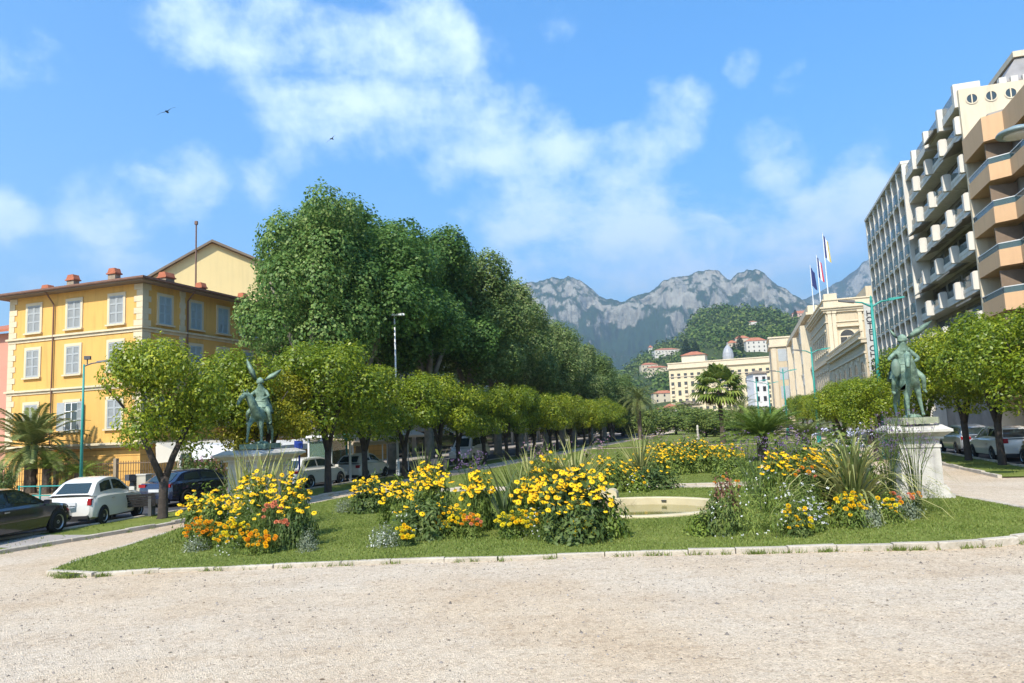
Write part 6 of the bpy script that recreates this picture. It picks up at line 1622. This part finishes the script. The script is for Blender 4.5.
# --- left bed, in front of the winged statue
plant("wide mound of yellow daisies at the far left of the left bed", 211, 541, 486, 62, 'g', FL_Y, 34, (.62,1))
plant("tall yellow daisies in the middle of the left bed below the striped blades", 256, 536, 470, 50, 'g', FL_Y, 26, (.68,1))
plant("golden yellow daisies on the right shoulder of the left bed", 293, 538, 472, 42, 'g', FL_G, 26, (.62,1))
plant("low green feathery plant in the heart of the left bed", 246, 545, 494, 54, 'f', FL_Y, 6, (.5,.95))
plant("bushy dark green plant at the right end of the left bed", 296, 547, 500, 40, 'd', FL_Y, 4, (.75,1))
plant("orange marigolds at the left foot of the left bed", 203, 548, 518, 38, 'g', FL_M, 20, (.45,1))
plant("yellow and orange marigolds in the middle foot of the left bed", 234, 549, 520, 40, 'g', FL_YM + FL_M[1:], 22, (.4,1))
plant("cluster of bright orange marigolds at the right foot of the left bed", 262, 553, 530, 36, 'g', FL_M, 20, (.4,1))
plant("tall salmon dahlia in the left bed", 273, 545, 502, 22, 'd', FL_S, 5, (.9,1.0))
plant("low salmon pink dahlia in the left bed", 283, 549, 517, 18, 'd', FL_S, 3, (.85,1.0))
o = plant("silvery edging plant at the right end of the left bed", 308, 551, 528, 24, 's')
o = plant("white flowering edging plant left of the marigolds in the left bed", 196, 551, 536, 26, 's'); blossoms(o, 30, *size_of(196,551,536,26), m_pwhite, .02, 4)
o = plant("pale flowering edging plant between the two marigold clusters of the left bed", 228, 555, 538, 28, 'f'); blossoms(o, 26, *size_of(228,555,538,28), m_pwhite, .02, 5)
o = plant("white daisy plant with scattered heads in the left bed", 243, 542, 486, 36, 'f'); blossoms(o, 18, *size_of(243,542,486,36), m_pwhite, .045, 6)
strap("cream striped upright blades at the back of the left bed", 262, 528, 2.4, 46, m_strapy, 1, .42, .036, .22)
strap("cream striped upright blades leaning left at the back of the left bed", 243, 529, 2.35, 30, m_strapy, 2, .42, .036, .18)
strap("cream striped upright blades at the back right of the left bed", 285, 527, 2.2, 30, m_strapy, 3, .5, .036, .2)
strap("thin grassy tuft at the right edge of the left bed", 312, 541, .7, 46, m_strapd, 4, .7, .006, .5)
# --- second bed
plant("yellow daisies at the left end of the second bed", 372, 512, 476, 46, 'd', FL_Y, 24, (.6,1))
plant("yellow daisies leaning forward next to the left end of the second bed", 402, 524, 478, 46, 'g', FL_Y, 28, (.62,1))
plant("tallest yellow daisy clump of the second bed", 433, 531, 460, 50, 'g', FL_Y, 34, (.66,1))
plant("golden daisy clump at the right end of the second bed", 479, 530, 466, 36, 'g', FL_G+FL_Y, 24, (.64,1))
plant("dark leafy base of the second bed with a few yellow flowers", 428, 538, 494, 66, 'd', FL_Y, 6, (.6,.95))
plant("green leafy clump between the tall daisies of the second bed", 462, 534, 500, 46, 'f', FL_Y, 7, (.6,1))
o = plant("mound of tiny white flowers at the left foot of the second bed", 386, 546, 524, 38, 's'); blossoms(o, 90, *size_of(386,546,524,38), m_pwhite, .022, 7)
o = plant("white flowering wisp above the tiny white mound in the second bed", 408, 540, 505, 44, 'f'); blossoms(o, 46, *size_of(408,540,505,44), m_pwhite, .03, 8)
plant("small bunch of yellow marigolds beside the tiny white mound", 405, 546, 525, 20, 'd', FL_YM, 11, (.5,1))
plant("yellow marigolds at the right foot of the second bed", 453, 537, 508, 34, 'g', FL_YM, 18, (.45,1))
plant("peach zinnias among the marigolds of the second bed", 471, 538, 514, 24, 'g', FL_SM, 8, (.6,1))
strap("spiky green leaf fan rising behind the tallest daisies of the second bed", 425, 512, 1.95, 50, m_strap, 5, .5, .03, .15)
strap("broad dark strap leaves between the second and third beds", 505, 530, 1.75, 26, m_strapd, 6, .75, .05, .5)
strap("pale green reed-like blades right of the broad strap leaves", 520, 525, 1.8, 60, m_strap, 7, .45, .034, .3)
# --- third bed, left of the basin
plant("big bush of yellow daisies at the front of the third bed", 574, 537, 466, 88, 'd', FL_Y, 62, (.64,1.0))
plant("yellow daisies left of the big bush in the third bed", 532, 532, 476, 44, 'g', FL_Y, 26, (.62,1))
plant("dark green leaves under the big daisy bush", 574, 541, 498, 74, 'd', FL_Y, 5, (.72,.98))
plant("bunch of lemon pompon marigolds at the front of the third bed", 583, 542, 517, 26, 'd', FL_L, 15, (.35,1))
plant("lemon marigolds at the left foot of the third bed", 514, 537, 508, 40, 'g', FL_L+FL_YM, 24, (.45,1))
plant("light green leafy plant at the basin side of the third bed", 612, 537, 505, 44, 'l')
plant("reddish brown plant beside the basin", 603, 526, 496, 18, 'b')
o = plant("pale flowered plant between the lemon marigolds and the big daisy bush", 538, 539, 508, 34, 'f', FL_YM, 6, (.5,1)); blossoms(o, 30, *size_of(538,539,508,34), m_pwhite, .03, 9)
# --- behind the third bed
strap("tall cream green reeds behind the third bed", 577, 508, 2.3, 90, m_strapy, 8, .62, .03, .4)
strap("second clump of tall reeds right of the tall cream green ones", 558, 506, 2.2, 70, m_strap, 9, .62, .03, .4)
strap("reeds in the left middle behind the daisy bushes", 530, 502, 2.0, 64, m_strapy, 10, .6, .03, .4)
plant("golden daisies behind the third bed beside the reeds", 612, 491, 455, 56, 'g', FL_G, 26, (.62,1))
plant("golden daisies at the back behind the broad strap leaves", 548, 506, 452, 46, 'g', FL_G, 22, (.64,1))
plant("dark leafy clump behind the stone block", 650, 489, 464, 56, 'd', FL_G, 4, (.8,1.0))
o = plant("pale edging flowers behind the stone block", 637, 492, 474, 26, 'l', FL_YM, 4, (.7,1)); blossoms(o, 24, *size_of(637,492,474,26), m_pwhite, .035, 10)
strap("striped blades behind the dark leafy clump", 641, 486, 2.4, 64, m_strapy, 11, .6, .036, .35)
wiry("purple verbena haze behind the reeds", 548, 492, 440, 60, 26, m_ppink, 12)
wiry("pink verbena haze at the back right of the reeds", 600, 486, 436, 54, 22, m_ppink, 13)
# --- far band of golden daisies
for i, (px, by, ty, w, lab) in enumerate([(650,476,446,36,"leftmost golden daisy clump of the far band"),(676,474,445,40,"golden daisy clump of the far band next to the leftmost"),(702,472,441,44,"golden daisy clump in the middle of the far band"),(728,473,443,36,"golden daisy clump of the far band nearest the sago palm"),(664,468,440,40,"golden daisy clump at the back of the far band, left half"),(692,466,436,40,"golden daisy clump at the back of the far band, right half")]):
    plant(lab, px, by, ty, w, 'g', FL_G, 30, (.55,1))
plant("low green edging clump in front of the far band", 736, 478, 455, 46, 'g')
wiry("pale pink verbena above the far band", 690, 468, 428, 60, 26, m_ppink, 14)
wiry("purple verbena left of the large sago palm", 655, 466, 428, 60, 26, m_ppink, 15)
# --- right bed, in front of the pedestal
o = plant("large bush of small white daisies in the right bed", 752, 534, 460, 92, 'f', None); blossoms(o, 95, *size_of(752,534,460,92), m_pwhite, .034, 11)
plant("leafy dark plant at the left foot of the right bed", 722, 534, 493, 46, 'd', None)
plant("light green edging plant at the left front of the right bed", 704, 534, 512, 40, 'l')
plant("rusty brown plant at the left back of the right bed", 727, 515, 474, 30, 'b', FL_SM, 3, (.85,1))
plant("bright yellow daisy spike in the right bed", 779, 512, 446, 34, 'g', FL_Y, 20, (.7,1))
plant("golden daisies behind the white daisy bush", 815, 508, 446, 60, 'g', FL_G, 34, (.66,1))
plant("second golden daisy clump nearer the long-bladed plant", 842, 506, 452, 40, 'g', FL_G, 18, (.66,1))
plant("orange flowered plant between the white daisies and the long-bladed plant", 809, 514, 460, 24, 'd', FL_SM, 5, (.85,1))
plant("green filler plant right of the white daisy bush", 803, 527, 468, 56, 'f', FL_P[2:], 8, (.4,1))
plant("pale lilac pansies in the right bed", 808, 532, 498, 38, 'g', FL_P[:1]+FL_P[2:], 26, (.3,1))
plant("yellow pansies at the front of the right bed", 797, 536, 505, 32, 'd', FL_P[1:2]+FL_YM, 12, (.3,1))
plant("yellow marigolds below the long-bladed plant", 848, 527, 492, 40, 'g', FL_YM, 17, (.5,1))
plant("yellow marigolds and white dots just left of the pedestal's foot", 886, 523, 495, 34, 'g', FL_YM+FL_P[2:], 12, (.5,1))
plant("silvery mound between the two yellow marigold plants of the right bed", 868, 526, 500, 34, 's')
plant("silvery mound with orange flowers at the pedestal's foot", 908, 518, 488, 34, 's', FL_SM, 5, (.6,1))
strap("long arching yellow green blades in front of the pedestal", 856, 513, 2.95, 190, m_strapy, 21, 1.2, .04, 1.2, name="spiky_plant")
strap("upright green sword leaves at the core of the long arching blades", 853, 514, 2.3, 20, m_strap, 22, .3, .035, .1, name="spiky_plant")
strap("grey green narrow blades at the back left of the right bed", 762, 510, 1.7, 30, m_strapd, 23, .8, .022, .3)
wiry("tall dark verbena in front of the pedestal's shaded side", 893, 513, 412, 46, 44, m_plil, 24, .03)
wiry("tall wiry verbena across the pedestal's bright face", 918, 512, 408, 54, 42, m_plil, 25, .028, False)
wiry("purple verbena in front of the large sago palm", 778, 498, 432, 60, 30, m_plil, 26, .045)
wiry("purple verbena right of the large sago palm's fronds", 805, 492, 426, 50, 26, m_plil, 27, .045)
wiry("purple verbena at the left of the sago palm's trunk", 748, 492, 430, 40, 22, m_plil, 28, .04)
wiry("grey lilac buddleia beside the pedestal's back", 848, 494, 424, 60, 26, m_ppale, 29, .06, name="lilac_shrub")
plant("green shrub at the right foot of the pedestal", 934, 511, 476, 26, 'f')
plant("grey green shrub filling the space behind the long arching blades", 836, 494, 430, 90, 'g')
plant("dark green filler shrub behind the purple verbena", 792, 484, 440, 70, 'd')
# --- behind the second bed, along the left path and by the terrace
wiry("purple verbena at the back between the second and third beds", 470, 500, 448, 40, 20, m_plil, 30, .05)
o = plant("pink oleander bush in front of the cream awning", 207, 495, 456, 46, 'd', name="oleander_bush", cat="bush"); blossoms(o, 80, *size_of(207,495,456,46), m_ppink, .085, 12)
o = plant("dusty green oleander bush left of the pink one", 188, 494, 452, 30, 'd', name="oleander_bush", cat="bush")
o = plant("lilac flowered bush beside the left pedestal", 238, 501, 470, 34, 'd', name="oleander_bush", cat="bush"); blossoms(o, 40, *size_of(238,501,470,34), m_ppink, .07, 13)
plant("low white edging plant by the path at the left end of the second bed", 345, 512, 497, 26, 's')
plant("clipped green shrub at the left edge in front of the yellow building", 4, 497, 468, 26, 'd', name="shrub", cat="bush")

# ------------------------------------------------------------------ the air
mh = bpy.data.materials.new("haze_air"); mh.use_nodes = True; nt = mh.node_tree
for n in list(nt.nodes):
    if n.type != 'OUTPUT_MATERIAL': nt.nodes.remove(n)
pv = nt.nodes.new('ShaderNodeVolumePrincipled'); pv.inputs['Color'].default_value = (.62,.82,.96,1); pv.inputs['Density'].default_value = .00021; pv.inputs['Anisotropy'].default_value = .3
nt.links.new(pv.outputs[0], nt.nodes['Material Output'].inputs['Volume'])
HAZE = True
if HAZE:
    b = MB(); b.box(-4600, 6600, -4600, 8600, -1.6, 1500); b.build("haze", mh, kind="stuff")
